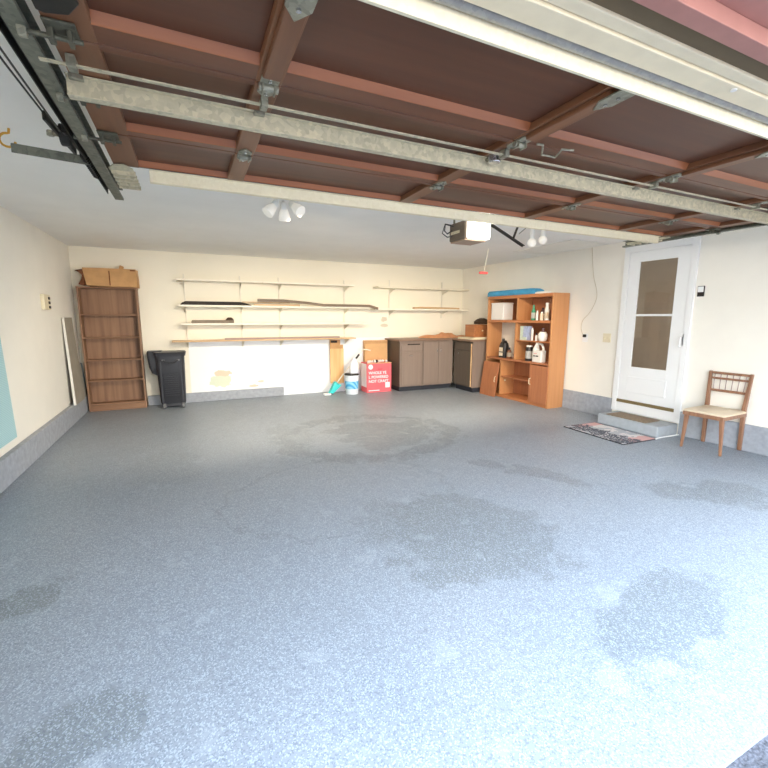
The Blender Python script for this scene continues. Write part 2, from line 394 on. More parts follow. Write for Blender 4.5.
bm = BM(); box(bm, -.03, -.02, -.388, -.335, .92, 1.05); tube(bm, [(-.028, -.365, 1.02), (-.055, -.365, 1.02), (-.06, -.365, .98), (-.06, -.365, .91), (-.05, -.365, .90)], .009)
obj('door_handle', bm, 'white', dr, .003)

# ------------------------------------------------------------------ the overhead garage door (open, under the ceiling)
X0, X1 = 1.17, 5.74
gd = thing('garage_door', 'dark red-brown wooden sectional garage door raised flat overhead', 'garage door', (X0, .97, 2.15))
def gx(x): return x-X0
def gy(y): return y-.97
secs = [(.99, 1.565), (1.57, 2.245), (2.25, 2.685)]
STI = [1.765, 2.86, 3.95, 5.04]
ends = (X0+.055, X1-.055)
for si, (ya, yb) in enumerate(secs):
    s = part('door_section', 'doorwood', gd, [(gx(X0), gx(X1), gy(ya), gy(yb), .024, .05)])
    bm = BM(); rw = (.095, .06, .03)[si]
    for y0, y1 in ((ya, ya+(.10 if si == 0 else .035)), (yb-rw, yb)): box(bm, gx(X0), gx(X1), gy(y0), gy(y1), -.002, .026)
    obj('rail', bm, 'doorrail', s, .003)
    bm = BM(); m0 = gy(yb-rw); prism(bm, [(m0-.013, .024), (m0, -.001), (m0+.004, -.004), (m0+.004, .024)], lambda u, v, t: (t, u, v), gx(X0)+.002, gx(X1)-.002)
    obj('lit_bevel', bm, 'lit_bevel', s)  # sloped strip along the rail, its lit look comes from the colour
    bm = BM(); box(bm, gx(X0), gx(X0)+.115, gy(ya)+.001, gy(yb)-.001, -.004, .026); obj('end_stile', bm, 'stile', s, .003)
    bm = BM(); box(bm, gx(X1)-.115, gx(X1), gy(ya)+.001, gy(yb)-.001, -.004, .026); obj('end_stile', bm, 'stile', s, .003)
    for x in STI:
        w = .085
        bm = BM(); box(bm, gx(x)-w/2, gx(x)+w/2, gy(ya)+.001, gy(yb)-.001, -.006, .026); obj('stile', bm, 'stile', s, .004)
    if si == 0:
        for x in STI: part('stile_cap', 'stile', s, [(gx(x)-.03, gx(x)+.03, gy(1.1), gy(1.5), -.026, -.006)], .004)
# hinges with pointed leaves
def hinge(x, y, s=1.0, mat='hinge', z=-.006):
    bm = BM()
    leaf = [(-.03,.012),(.03,.012),(.03,.05),(.0,.085),(-.03,.05)]
    prism(bm, [(u*s, v*s) for u, v in leaf], lambda u, v, t: (gx(x)+u, gy(y)+v, z-t), 0, .006)
    prism(bm, [(u*s, -v*s) for u, v in leaf], lambda u, v, t: (gx(x)+u, gy(y)+v, z-t), 0, .006)
    tube(bm, [(gx(x)-.032*s, gy(y), z-.012), (gx(x)+.032*s, gy(y), z-.012)], .013*s)
    for dx in (-.02, .02):
        box(bm, gx(x)+dx*s-.003, gx(x)+dx*s+.003, gy(y)-.02*s, gy(y)+.02*s, z-.028*s, z)
    h = obj('hinge', bm, mat, gd, .001)
    bm = BM()
    for v in (.03, .055, -.03, -.055): lathe(bm, [(.006, -.011), (.006, .0)], (gx(x), gy(y)+v*s, z), 8)
    obj('bolt', bm, 'chrome', h)
for y in (1.567, 2.247):
    for x in STI: hinge(x, y)
for x in STI:
    bm = BM(); prism(bm, [(-.035,-.07),(.035,-.07),(.035,.02),(0,.07),(-.035,.02)], lambda u, v, t: (gx(x)+u, gy(1.12)+v, -.026-t), 0, .006)
    b1 = obj('pointed_plate', bm, 'hinge', gd, .001)
    bm = BM()
    for v in (-.03, .02): lathe(bm, [(.007, -.012), (.007, 0)], (gx(x), gy(1.12)+v, -.026), 8)
    obj('bolt', bm, 'chrome', b1)
# end hinges with rollers
def roller(x, y, side):
    bm = BM()
    s = side
    box(bm, min(gx(x), gx(x)+s*.075), max(gx(x), gx(x)+s*.075), gy(y)-.045, gy(y)+.045, -.012, -.005)
    box(bm, min(gx(x)+s*.005, gx(x)+s*.02), max(gx(x)+s*.005, gx(x)+s*.02), gy(y)-.02, gy(y)+.02, -.04, -.01)
    box(bm, min(gx(x)+s*.05, gx(x)+s*.062), max(gx(x)+s*.05, gx(x)+s*.062), gy(y)-.02, gy(y)+.02, -.04, -.01)
    tube(bm, [(gx(x)-s*.055, gy(y), -.028), (gx(x)+s*.085, gy(y), -.028)], .007)
    r = obj('roller_bracket', bm, 'rollerdark', gd, .002)
    bm = BM(); tube(bm, [(gx(x)-s*.06, gy(y), -.028), (gx(x)-s*.04, gy(y), -.028)], .018, 14); obj('roller', bm, 'hinge', r, .003)
for y in (1.53, 1.90, 2.27):
    roller(X0, y, 1); roller(X1, y, -1)
# dark corner bracket plate and top bracket
bm = BM(); prism(bm, [(0,-.12),(.10,-.12),(.13,.0),(.09,.07),(.02,.09),(0,.08)], lambda u, v, t: (gx(X0)+u*.8, gy(1.385)+v*.8, -.006-t), 0, .008)
obj('corner_plate', bm, 'steel', gd, .003)
for x, s in ((X0, 1), (X1, -1)):
    bm = BM()
    prism(bm, [(-.03,-.10),(.0,-.17),(.05,-.19),(.085,-.13),(.09,.24),(.0,.24)], lambda u, v, t: (gx(x)+u*s, gy(2.82)+v, -.008-t), 0, .005)
    for k in range(5): box(bm, min(gx(x)-s*.02, gx(x)+s*.092), max(gx(x)-s*.02, gx(x)+s*.092), gy(2.74)+k*.07, gy(2.755)+k*.07, -.030, -.008)
    obj('top_bracket', bm, 'galv', gd, .002)
# struts
def strut(y, mat, xa, xb, h=.06, w=.032):
    bm = BM()
    a, b = gx(xa), gx(xb)
    t = .003
    box(bm, a, b, gy(y), gy(y)+t, -h-.006, -.006)             # front web
    box(bm, a, b, gy(y)+w-t, gy(y)+w, -h-.006, -.006)         # back web
    box(bm, a, b, gy(y)+t, gy(y)+w-t, -h-.006, -h-.006+t)     # bottom flange
    box(bm, a, b, gy(y)-.018, gy(y), -.0095, -.0065)
    box(bm, a, b, gy(y)-.006, gy(y), -h-.0065, -h-.003)
    return obj('strut', bm, mat, gd, .0012)
strut(1.785, 'galv', 1.16, X1+.02)
strut(2.688, 'galvcream', 1.33, 5.62)
strut(1.003, 'galvcream', X0, X1, .056, .006)
bm = BM(); tube(bm, [(0, gy(.984), -.004), (X1-X0, gy(.984), -.004)], .018, 16)
obj('bottom_seal', bm, 'galvseal', gd, smooth=True)
for x in [X0+.02]+STI[:]:
    bm = BM(); box(bm, gx(x)-.02, gx(x)+.02, gy(1.765), gy(1.785), -.02, -.006); box(bm, gx(x)-.02, gx(x)+.02, gy(1.835), gy(1.875), -.02, -.006)
    lathe(bm, [(.008, -.03), (.008, -.006)], (gx(x), gy(1.855), 0), 8)
    obj('strut_clip', bm, 'hinge', gd, .001)
# lock bar and guides, lock handle
bm = BM(); box(bm, gx(1.12), gx(5.76), gy(1.66), gy(1.676), -.030, -.026)
lb = obj('lock_bar', bm, 'galv', gd)
for x in (X0+.03, 1.765, 2.86, 3.95, 5.04):
    part('bar_guide', 'hinge', lb, [(gx(x)-.012, gx(x)+.012, gy(1.645), gy(1.69), -.04, -.006)], .002)
bm = BM(); hp_ = [(2.90,1.505),(2.93,1.50),(3.01,1.585),(3.09,1.58),(3.045,1.50),(3.10,1.485)]
tube(bm, [(gx(a), gy(b), -.03) for a, b in hp_], .005)
obj('lift_handle', bm, 'hinge', gd, smooth=True)
bm = BM(); lathe(bm, [(.03, -.04), (.03, -.005)], (gx(2.86), gy(1.74), 0), 16); obj('lock_boss', bm, 'chrome', gd, .003)

# ------------------------------------------------------------------ tracks
def track(x, s, label):
    t = thing('door_track', label, 'track', (x, .90, 2.16))
    L0, L1 = -.0, 2.45 if s > 0 else 2.28
    bm = BM()
    # C channel open toward the door
    box(bm, -.028, -.025, L0, L1, -.035, .03); box(bm, -.025, .02, L0, L1, -.035, -.032); box(bm, -.025, .02, L0, L1, .027, .03)
    box(bm, .017, .02, L0, L1, -.032, -.022)
    if s < 0:
        for v in bm.verts: v.co.x *= -1
    obj('channel', bm, 'galvdark', t)
    bm = BM(); a = -.05*s
    xs = sorted((a-.015*s, a+.015*s)); box(bm, xs[0], xs[1], L0+.1, L1-.02, .022, .026); xs = sorted((a-.015*s, a-.011*s)); box(bm, xs[0], xs[1], L0+.1, L1-.02, -.01, .026)
    obj('angle_iron', bm, 'steel', t)
    return t
tl = track(1.115, 1, 'dark steel channel track at the left edge of the raised door')
tr = track(5.80, -1, 'dark steel channel track along the right end of the raised door above the storm door')
# return end: pulley fork, spring and cables on the left track
ps = thing('spring_pulley', 'black pulley fork and spring end beside the left door track', 'pulley', (1.02, 2.45, 2.17))
bm = BM(); bar(bm, (-.025,-.22,0), (.0,.18,.0), .012, .035); bar(bm, (.012,-.10,.0), (.035,.22,.0), .012, .03); obj('fork', bm, 'steel', ps, .002)
bm = BM(); tube(bm, [(-.015,-.02,0), (.02,-.02,0)], .045, 20); obj('wheel', bm, 'steel', ps, .004)
bm = BM(); tube(bm, [(-.05,-.02,0), (.05,-.02,0)], .009, 8); lathe(bm, [(.015,-.01),(.015,.01)], (-.05,-.02,0), 6, Matrix.Identity(4)); obj('bolt', bm, 'hinge', ps)
bm = BM(); n = 60
tube(bm, [(.03+.020*math.cos(k*PI/2.5), .20+k*.006, .02*math.sin(k*PI/2.5)) for k in range(n)], .0045, 6)
obj('spring_coil', bm, 'steel', ps)
bm = BM(); tube(bm, [(-.02,-.22,0), (-.03,-.6,.0), (-.04,-1.5,.01)], .0035, 6); tube(bm, [(.005,-.12,-.02), (.0,-.6,-.02), (-.012,-1.5,-.01)], .0035, 6)
obj('cable', bm, 'steel', ps)
hk = thing('track_brace', 'short horizontal steel angle bracing the left door track', 'bracket', (.87, 2.76, 2.17))
bm = BM(); bar(bm, (-.12,-.03,.02), (.19,.02,.02), .045, .004); bar(bm, (-.12,-.05,.0), (.19,.0,.0), .004, .04); obj('angle_bar', bm, 'galvdark', hk)
bm = BM(); tube(bm, [(.16,0,.03), (.16,.0,.175)], .008, 6); obj('hanger', bm, 'galvdark', hk)
bm = BM(); c = Vector((.662, 3.0, 2.292)); pts = [(c.x+.012, c.y, H), (c.x+.008, c.y, c.z+.035)]
for k in range(12):
    a = PI*.5 + k*PI*1.45/11; pts.append((c.x+.034*math.cos(a), c.y, c.z+.034*math.sin(a)))
tube(bm, pts, .006, 8)
tag(obj('ceiling_hook', bm, 'brass', smooth=True), 'yellow open screw hook in the ceiling left of the track', 'hook')
bh = thing('track_brace', 'black perforated angle brace hanging from the ceiling right of the opener', 'bracket', (4.426, 3.35, 2.145))
bm = BM(); bar(bm, (-.27,0,.10), (.13,0,-.065), .006, .028, (0,1,0)); bar(bm, (-.27,.015,.10), (.13,.015,-.065), .026, .005, (0,1,0)); bar(bm, (-.265,.004,.09), (-.265,.004,.205), .02, .005, (0,1,0)); obj('angle_bar', bm, 'steel', bh)
bm = BM(); bar(bm, (0,.008,.0), (.087,.008,.205), .022, .006, (0,1,0)); obj('strap', bm, 'steel', bh)
bm = BM(); bar(bm, (.08,.02,.05), (.29,.02,.205), .006, .008, (0,1,0)); obj('thin_rod', bm, 'galvdark', bh)

# ------------------------------------------------------------------ door opener
op = thing('garage_door_opener', 'grey and white motor unit of the door opener below the ceiling', 'door opener', (3.87, 3.32, 2.20))
part('housing', 'openergrey', op, [(-.12, .13, -.10, .15, -.130, .03)], .012)
part('bottom_cover', 'openerbot', op, [(-.11, .12, -.09, .14, -.142, -.129)], .004)
bm = BM(); box(bm, -.11, .118, -.165, -.102, -.134, .028); obj('light_lens', bm, 'lens', op, .02, seg=4)
bm = BM(); box(bm, -.012, .012, -2.3, -.10, .05, .075); obj('rail', bm, 'galvdark', op)
for a in (-.1, .12):
    bm = BM(); bar(bm, (a,.1,.03), (a,.1,.15), .025, .004); obj('hanging_strap', bm, 'galvdark', op)
bm = BM(); tube(bm, [(-.12,.10,-.03), (-.16,.12,-.06), (-.18,.14,-.03), (-.17,.14,.03), (-.12,.12,.02)], .006, 6); tube(bm, [(-.12,.08,.0), (-.17,.15,.03), (-.19,.16,-.05), (-.16,.12,-.09), (-.12,.1,-.08)], .005, 6); obj('power_cord', bm, 'wire', op, smooth=True)
bm = BM(); box(bm, -.123, -.119, -.02, .12, -.07, -.045); obj('housing_label', bm, 'galv', op)
pr_ = thing('release_handle', 'red plastic pull on a thin cord below the opener', 'pull handle', (4.17, 3.47, 1.80))
bm = BM(); box(bm, -.055, .045, -.01, .01, 0, .022); obj('grip', bm, 'redpull', pr_, .006)
bm = BM(); tube(bm, [(0,0,.02), (.03,-.02,.24)], .0022, 6); obj('cord', bm, 'cord', pr_)

# ------------------------------------------------------------------ ceiling spot fixtures
def spot_fixture(loc, heads, label):
    t = thing('ceiling_light', label, 'ceiling light', loc)
    bm = BM(); box(bm, -.13, .13, -.03, .03, -.025, -.001); obj('mounting_bar', bm, 'whitetrim', t, .006)
    for (hx, dirv) in heads:
        d = Vector(dirv).normalized(); base = Vector((hx, 0, -.045))
        mt = Matrix.Translation(base) @ d.to_track_quat('Z', 'Y').to_matrix().to_4x4()
        bm = BM(); lathe(bm, [(.022,0),(.027,.012),(.027,.05),(.030,.055)], n=20, mat=mt)
        tube(bm, [(hx,0,-.02), tuple(base)], .008, 8)
        hd = obj('lamp_holder', bm, 'whitetrim', t, smooth=True)
        bm = BM(); lathe(bm, [(.030,.05),(.036,.07),(.044,.10),(.049,.135),(.046,.14),(.02,.145)], n=24, mat=mt); obj('lamp_shade', bm, 'shade', hd, smooth=True)
    return t
spot_fixture((2.245, 3.66, H), [(-.05, (-.7,-.2,-.8)), (.0, (.1,.35,-.9)), (.06, (.35,-.6,-.5))], 'white three-headed spotlight fixture on the ceiling behind the raised door')
gl = thing('ceiling_light', 'white two-globe light fixture on the ceiling right of the opener', 'ceiling light', (4.99, 3.62, H))
bm = BM(); box(bm, -.13, .13, -.03, .03, -.022, -.001); obj('mounting_bar', bm, 'whitetrim', gl, .006)
for gx_, gz in ((-.075, -.175), (.08, -.135)):
    bm = BM(); lathe(bm, [(.022, 0), (.026, -.06), (.02, gz+.045)][::-1], (gx_, 0, -.02), 16); hd = obj('lamp_holder', bm, 'whitetrim', gl, smooth=True)
    bm = BM(); lathe(bm, [(.005, -.047)]+[(.047*math.sin(a*PI/12), -.047*math.cos(a*PI/12)) for a in range(1, 12)]+[(.005, .047)], (gx_, 0, gz), 20); obj('globe', bm, 'shade', hd, smooth=True)
def lamp(name, loc, energy, col, size, kind='POINT', rot=None):
    l = bpy.data.lights.new(name, kind); l.energy = energy; l.color = col
    if kind == 'AREA': l.size = size
    else: l.shadow_soft_size = size
    if kind == 'SPOT': l.spot_size = math.radians(104); l.spot_blend = .8
    o = bpy.data.objects.new(name, l); o.location = loc; COL.objects.link(o)
    if rot: o.rotation_euler = rot
    return o

# ------------------------------------------------------------------ bookcase
bc = thing('bookcase', 'tall walnut-brown empty bookcase standing in the back left corner', 'bookcase', (.445, 7.27, 0))
w2 = .365; tH = 1.765
part('side_panel', 'case', bc, [(-w2, -w2+.02, -.10, .09, 0, tH)], .002)
part('side_panel', 'case', bc, [(w2-.02, w2, -.10, .09, 0, tH)], .002)
part('back_panel', 'case', bc, [(-w2+.02, w2-.02, .078, .088, .02, tH)])
part('top_panel', 'caseX', bc, [(-w2-.004, w2+.004, -.104, .09, tH, tH+.02)], .002)
for z in (.443, .744, 1.065, 1.395): part('shelf', 'caseX', bc, [(-w2+.02, w2-.02, -.096, .078, z-.01, z+.01)], .001)
part('base', 'caseX', bc, [(-w2+.02, w2-.02, -.098, .078, 0, .085)], .002)
part('shelf', 'caseX', bc, [(-w2+.02, w2-.02, -.097, .078, .09, .11)], .001)
# cardboard box on it
cb = thing('cardboard_box', 'long brown taped cardboard box lying on top of the bookcase', 'box', (.49, 7.25, 1.786))
bm = BM(); hexa(bm, [(-.27,-.13,.01),(.345,-.14,0),(.35,.10,0),(-.27,.10,.01),(-.31,-.12,.255),(.335,-.12,.255),(.34,.09,.255),(-.30,.09,.255)])
bmesh.ops.subdivide_edges(bm, edges=bm.edges, cuts=3, use_grid_fill=True)
for v in bm.verts: v.co += Vector((random.uniform(-1,1), random.uniform(-1,1), random.uniform(-.5,.5)))*.005
for v in bm.verts: v.co.z = max(v.co.z, 0)
obj('box_body', bm, 'card', cb, .003)
bm = BM(); prism(bm, [(-.30,.01),(-.35,.015),(-.37,.03),(-.33,.10),(-.32,.15),(-.36,.195),(-.395,.215),(-.30,.235)], lambda u, v, t: (u, t, v), -.11, -.09)
prism(bm, [(-.29,.02),(-.36,.02),(-.345,.1),(-.35,.22),(-.30,.23)], lambda u, v, t: (u, t, v), .06, .07)
prism(bm, [(-.30,.22),(-.395,.208),(-.39,.214),(-.30,.237)], lambda u, v, t: (u, t, v), -.11, .07)
obj('open_flap', bm, 'carddark', cb)
part('packing_tape', 'carddark', cb, [(.262, .325, -.130, -.119, .228, .244)])
bm = BM(); box(bm, .0, .012, -.138, -.130, .02, .22); obj('fold_crease', bm, 'carddark', cb)
bm = BM(); hexa(bm, [(.11,-.03,.25),(.17,-.04,.25),(.17,.03,.25),(.11,.03,.25),(.13,-.03,.315),(.175,-.02,.30),(.175,.02,.30),(.13,.02,.315)]); obj('loose_flap', bm, 'card', cb, .003)

# ------------------------------------------------------------------ leaning boards and panel, left wall
lb_ = thing('leaning_board', 'tall grey board with white edge leaning on the left wall', 'board', (.06, 6.6, .236))
bm = BM(); hexa(bm, [(-.0,-.12,0),(.022,-.12,0),(.022,.38,0),(-.0,.38,0),(-.05,-.0,1.12),(-.03,-.0,1.12),(-.03,.40,1.12),(-.05,.40,1.12)])
obj('board_face', bm, 'boardgrey', lb_)
bm = BM(); hexa(bm, [(-.002,-.135,0),(.024,-.135,0),(.024,-.12,0),(-.002,-.12,0),(-.052,-.015,1.12),(-.028,-.015,1.12),(-.028,-.0,1.12),(-.052,-.0,1.12)])
obj('board_edge', bm, 'boardedge', lb_)
lp2 = thing('leaning_board', 'short grey board with blue edge leaning beside the bookcase', 'board', (.03, 7.08, .236))
bm = BM(); hexa(bm, [(-.0,-.08,0),(.02,-.08,0),(.02,.19,0),(-.0,.19,0),(-.025,-.08,.47),(-.01,-.08,.47),(-.01,.19,.47),(-.025,.19,.47)]); obj('board_face', bm, 'boardgrey', lp2)
bm = BM(); hexa(bm, [(-.0,.19,0),(.024,.19,0),(.024,.24,0),(-.0,.24,0),(-.026,.19,.47),(-.008,.19,.47),(-.008,.24,.47),(-.026,.24,.47)]); obj('board_edge', bm, 'bluegrey', lp2)
bm = BM(); hexa(bm, [(.002,3.3,.30),(.012,3.3,.30),(.012,4.66,.305),(.002,4.66,.305),(.002,3.3,1.42),(.012,3.3,1.42),(.012,4.58,1.42),(.002,4.58,1.42)])
tag(obj('teal_panel', bm, 'teal', bevel=.002), 'teal mesh panel fixed on the left wall at the photo edge', 'panel')
ts = thing('switch_box', 'cream wall box with three dark buttons on the left wall', 'switch', (0, 5.98, 1.50))
part('cover', 'ivory', ts, [(.001, .035, -.13, .10, -.055, .115)], .005)
for k in range(3): part('button', 'steel', ts, [(.035, .042, .02, .075, -.04+k*.05, -.01+k*.05)], .002)

# ------------------------------------------------------------------ wheeled bin
wb = thing('wheeled_bin', 'black plastic wheeled bin with ribbed front beside the bookcase', 'bin', (1.19, 7.12, 0))
def rrect(bm, secs_, n=6):
    """loft of rounded rectangles: (z, x0, x1, y0, y1, r)"""
    rings = []
    for z, x0, x1, y0, y1, r in secs_:
        ring = []
        for cx, cy, a0 in ((x1-r, y1-r, 0), (x0+r, y1-r, PI/2), (x0+r, y0+r, PI), (x1-r, y0+r, 3*PI/2)):
            for k in range(n+1):
                a = a0 + k*PI/2/n; ring.append(bm.verts.new((cx+r*math.cos(a), cy+r*math.sin(a), z)))
        rings.append(ring)
    for a, b in zip(rings, rings[1:]):
        m_ = len(a)
        for k in range(m_): bm.faces.new((a[k], a[(k+1)%m_], b[(k+1)%m_], b[k]))
    bm.faces.new(rings[0][::-1]); bm.faces.new(rings[-1])
bm = BM(); rrect(bm, [(.06,-.16,.16,-.14,.16,.04),(.09,-.175,.17,-.155,.18,.06),(.75,-.205,.185,-.18,.215,.08),(.80,-.215,.19,-.185,.22,.08)])
obj('body', bm, 'bin', wb, smooth=True)
bm = BM(); rrect(bm, [(.79,-.22,.20,-.195,.225,.08),(.835,-.23,.21,-.205,.23,.085),(.85,-.22,.20,-.195,.22,.08)]); obj('rim', bm, 'bin', wb, smooth=True)
bm = BM(); rrect(bm, [(.49,-.20,-.12,-.03,.18,.03),(.53,-.27,-.12,-.05,.19,.035),(.62,-.30,-.12,-.05,.19,.035),(.84,-.32,-.12,-.06,.20,.04),(.862,-.31,-.12,-.05,.19,.035)]); obj('handle_hood', bm, 'bin', wb, smooth=True)
for k in range(11):
    z = .20+k*.032; y = -.155-.025*(z-.09)/.66
    part('rib', 'bin', wb, [(-.10-.01*k/10, .085, y-.014, y+.01, z-.006, z+.006)], .004)
bm = BM(); pts = [(-.10+.20*k/10, -.212-.012*math.sin(PI*k/10), .735-.045*math.sin(PI*k/10)) for k in range(11)]; tube(bm, pts, .012, 8); obj('grip', bm, 'bin', wb, smooth=True)
bm = BM()
for sx in (-1, 1): bm_v = box(bm, sx*.10-.02, sx*.10+.02, -.20, -.19, .725, .745)
bm.free()
for sx in (-1, 1): part('grip_mount', 'wheel', wb, [(sx*.10-.02, sx*.10+.02, -.20, -.19, .725, .745)], .003)
part('side_rail', 'bin', wb, [(-.155,-.13,-.182,-.155,.1,.72)], .006); part('side_rail', 'bin', wb, [(.115,.14,-.182,-.155,.1,.72)], .006)
for sx in (-.125, .13):
    bm = BM(); tube(bm, [(sx-.018,-.14,.04), (sx+.018,-.14,.04)], .04, 18); obj('wheel', bm, 'wheel', wb, .004)
part('axle_block', 'bin', wb, [(-.11,.115,-.15,.15,.03,.07)], .004)

# ------------------------------------------------------------------ wall shelving
STD_Z = .90
def standard(x, z0, z1, brz, label, depth=.24):
    s = thing('shelf_standard', label, 'shelf standard', (x, D-.002, z0), group=None)
    part('upright', 'standard', s, [(-.011, .011, -.016, 0, 0, z1-z0)], .002)
    for z in brz:
        bm = BM(); prism(bm, [(0,-.002),(-depth,-.002),(-depth,-.014),(-.05,-.075),(0,-.10)], lambda u, v, t: (t, u-.016, v+z-z0), -.003, .003)
        obj('bracket', bm, 'standard', s)
LZ = [1.915, 1.525, 1.245, .985]
for i, (x, nm) in enumerate(((1.44, 'farthest left'), (2.27, 'second from the left'), (2.90, 'third from the left'), (4.075, 'fourth from the left'))):
    standard(x, .88 if i < 3 else .93, 2.03, LZ, 'slotted steel shelf standard on the back wall, %s, with four brackets' % nm)
RZ = [1.905, 1.505]
standard(4.99, 1.36, 2.07, RZ, 'slotted steel standard holding the left end of the two right-hand shelves')
standard(6.17, 1.36, 2.07, RZ, 'slotted steel standard holding the right end of the two right-hand shelves')
def shelf(x0, x1, z, label, mat='shelf', t=.026, y0=7.10, tip=True):
    s = thing('wall_shelf', label, 'shelf', ((x0+x1)/2, 7.22, z)); h = (x1-x0)/2
    part('board', mat, s, [(-h+.0, h, y0-7.22, 7.345-7.22, 0, t)], .0015)
    return s
shelf(1.34, 2.59, LZ[0], 'cream painted top shelf board, left half of the long top row')
shelf(2.60, 4.19, LZ[0], 'cream painted top shelf board, right half of the long top row')
shelf(1.34, 4.55, LZ[1], 'long cream shelf second from top, under the dark strips')
shelf(1.36, 4.46, LZ[2], 'long cream shelf third from top, under the grey strips')
shelf(1.22, 4.20, LZ[3], 'long tan bottom shelf board on the back wall', 'tan', .022)
shelf(4.64, 6.65, RZ[0], 'upper cream shelf right of the long row, empty', 'shelfend')
shelf(4.58, 6.65, RZ[1], 'lower cream shelf above the worktop with a tan strip')
def strip(name, pts, w, h, mat, label, cat, y=7.18):
    bm = BM()
    P = [Vector((a, y, z)) for a, z in pts]
    rings = [[bm.verts.new(p+Vector((0, i*w/2, j*h))) for i, j in ((-1,0),(1,0),(1,1),(-1,1))] for p in P]
    for a, b in zip(rings, rings[1:]):
        for k in range(4): bm.faces.new((a[k], a[(k+1)%4], b[(k+1)%4], b[k]))
    bm.faces.new(rings[0][::-1]); bm.faces.new(rings[-1])
    return tag(obj(name, bm, mat, bevel=.002), label, cat)
z1, z2, z3, z4, r2 = LZ[1]+.027, LZ[2]+.027, 0, LZ[3]+.023, RZ[1]+.027
bm = BM(); rrect(bm, [(z1,1.37,2.42,7.12,7.24,.02),(z1+.03,1.39,2.35,7.12,7.24,.03),(z1+.055,1.44,2.25,7.14,7.23,.03)])
tag(obj('trim_bundle', bm, 'black', smooth=True), 'black flat bundle lying on the second shelf, left end', 'bundle')
strip('wood_strip', [(2.28,z1+.052),(2.70,z1+.052),(3.05,z1+.050)], .05, .012, 'tan', 'thin tan wood strip in the middle of the second shelf', 'wood strip', 7.265)
strip('wood_strip', [(2.50,z1+.064),(2.9,z1+.064),(3.3,z1+.035),(3.6,z1+.001),(4.25,z1+.001),(4.45,z1-.001),(4.62,z1-.045)], .05, .042, 'darkstrip', 'long dark warped strip drooping off the second shelf end', 'wood strip', 7.08-.0)
strip('wood_strip', [(2.45,z1),(3.2,z1)], .08, .03, 'tan', 'short pale board under the dark strip on the second shelf', 'wood strip', 7.17)
bm = BM()
for k in range(6): box(bm, 1.50+random.uniform(0,.1), 2.02+random.uniform(0,.12), 7.11+k*.025, 7.13+k*.025, z2, z2+random.uniform(.03,.05))
tag(obj('strip_bundle', bm, 'greybundle', bevel=.003), 'grey-brown bundle of strips on the third shelf, left end', 'bundle')
bm = BM(); rrect(bm, [(z2+.045,2.0,2.13,7.13,7.20,.02),(z2+.07,2.02,2.12,7.13,7.19,.02),(z2+.09,2.04,2.09,7.14,7.18,.012)])
tag(obj('small_rag', bm, 'clothdark', smooth=True), 'small dark lump lying on the grey strip bundle', 'rag')
strip('long_strip', [(1.98,z4),(3.9,z4)], .06, .026, 'mauve', 'long mauve-grey strip lying on the tan bottom shelf', 'wood strip', 7.16)
strip('wood_strip', [(5.42,r2),(5.55,r2+.012),(6.3,r2+.004),(6.45,r2)], .09, .03, 'tan', 'tan strip lying on the lower right-hand shelf', 'wood strip', 7.18)

# ------------------------------------------------------------------ left of cabinets: boards, mop, pail, red box
pb = thing('pine_board', 'narrow pale plywood board standing against the back wall behind the mop', 'board', (3.91, 7.30, .0))
part('board', 'tanZ', pb, [(-.135, .125, .02, .04, .16, .80)], .001)
part('rough_top', 'card', pb, [(-.135, .06, .018, .04, .80, .965), (.06, .115, .018, .04, .80, .87)], .001)
part('dark_label', 'darkcav', pb, [(-.12, -.0, .013, .018, .91, .95)])
part('foot_block', 'block', pb, [(-.06, .13, .0, .06, 0, .16)], .004)
bm = BM(); box(bm, 4.44, 4.90, 7.25, 7.37, 0, .95)
cbx = thing('tall_carton', 'plain tan cardboard carton standing behind the red box', 'box', (4.67, 7.31, 0))
bm.free()
part('carton_body', 'cardpale', cbx, [(-.23, .235, -.05, .05, 0, .94)], .004)
part('carton_flap', 'card', cbx, [(-.228, .233, -.053, -.050, .88, .935)], .001)
mp_ = thing('push_broom', 'scrub brush with teal bristles and grey pole leaning right', 'broom', (3.67, 7.08, 0))
bm = BM(); tube(bm, [(.03,0,.06), (.28,.02,.36), (.55,.05,.64)], .009, 8); tube(bm, [(.55,.05,.64), (.66,.07,.76), (.70,.08,.785), (.78,.09,.775), (.84,.09,.76)], .011, 8); obj('pole', bm, 'standard', mp_, smooth=True)
bm = BM(); tube(bm, [(.50,.045,.585), (.60,.06,.695)], .018, 10); obj('grip', bm, 'steel', mp_, smooth=True)
bm = BM(); hexa(bm, [(-.01,-.05,.03),(.06,-.05,.03),(.06,.05,.03),(-.01,.05,.03),(.10,-.04,.24),(.22,-.04,.16),(.22,.04,.16),(.10,.04,.24)])
bmesh.ops.subdivide_edges(bm, edges=bm.edges, cuts=2, use_grid_fill=True)
for v in bm.verts: v.co += Vector((random.uniform(-1,1), random.uniform(-1,1), random.uniform(-1,1)))*.012
obj('bristles', bm, 'tealplastic', mp_, smooth=True)
part('foot', 'white', mp_, [(-.10, .02, -.06, .04, 0, .03)], .006)
part('joint', 'steel', mp_, [(.02, .07, -.03, .03, .01, .05)], .006)
pl_ = thing('pail', 'white plastic pail with blue label between the boards and red box', 'pail', (4.08, 7.02, 0))
bm = BM(); lathe(bm, [(.108,0),(.112,.005),(.125,.30),(.125,.33),(.131,.332),(.131,.35),(.122,.352)], n=28); obj('body', bm, 'pailwhite', pl_, smooth=True)
bm = BM(); lathe(bm, [(.1185,.10),(.1245,.24)], n=28, closed=False)
bmesh.ops.delete(bm, geom=[f for f in bm.faces if f.calc_center_median().y > .03], context='FACES')
bmesh.ops.solidify(bm, geom=bm.faces, thickness=-.001); obj('label', bm, 'paillabel', pl_, smooth=True)
bm = BM(); lathe(bm, [(.133,.345),(.135,.355),(.125,.37),(.05,.375)], n=28); obj('lid', bm, 'steel', pl_, smooth=True)
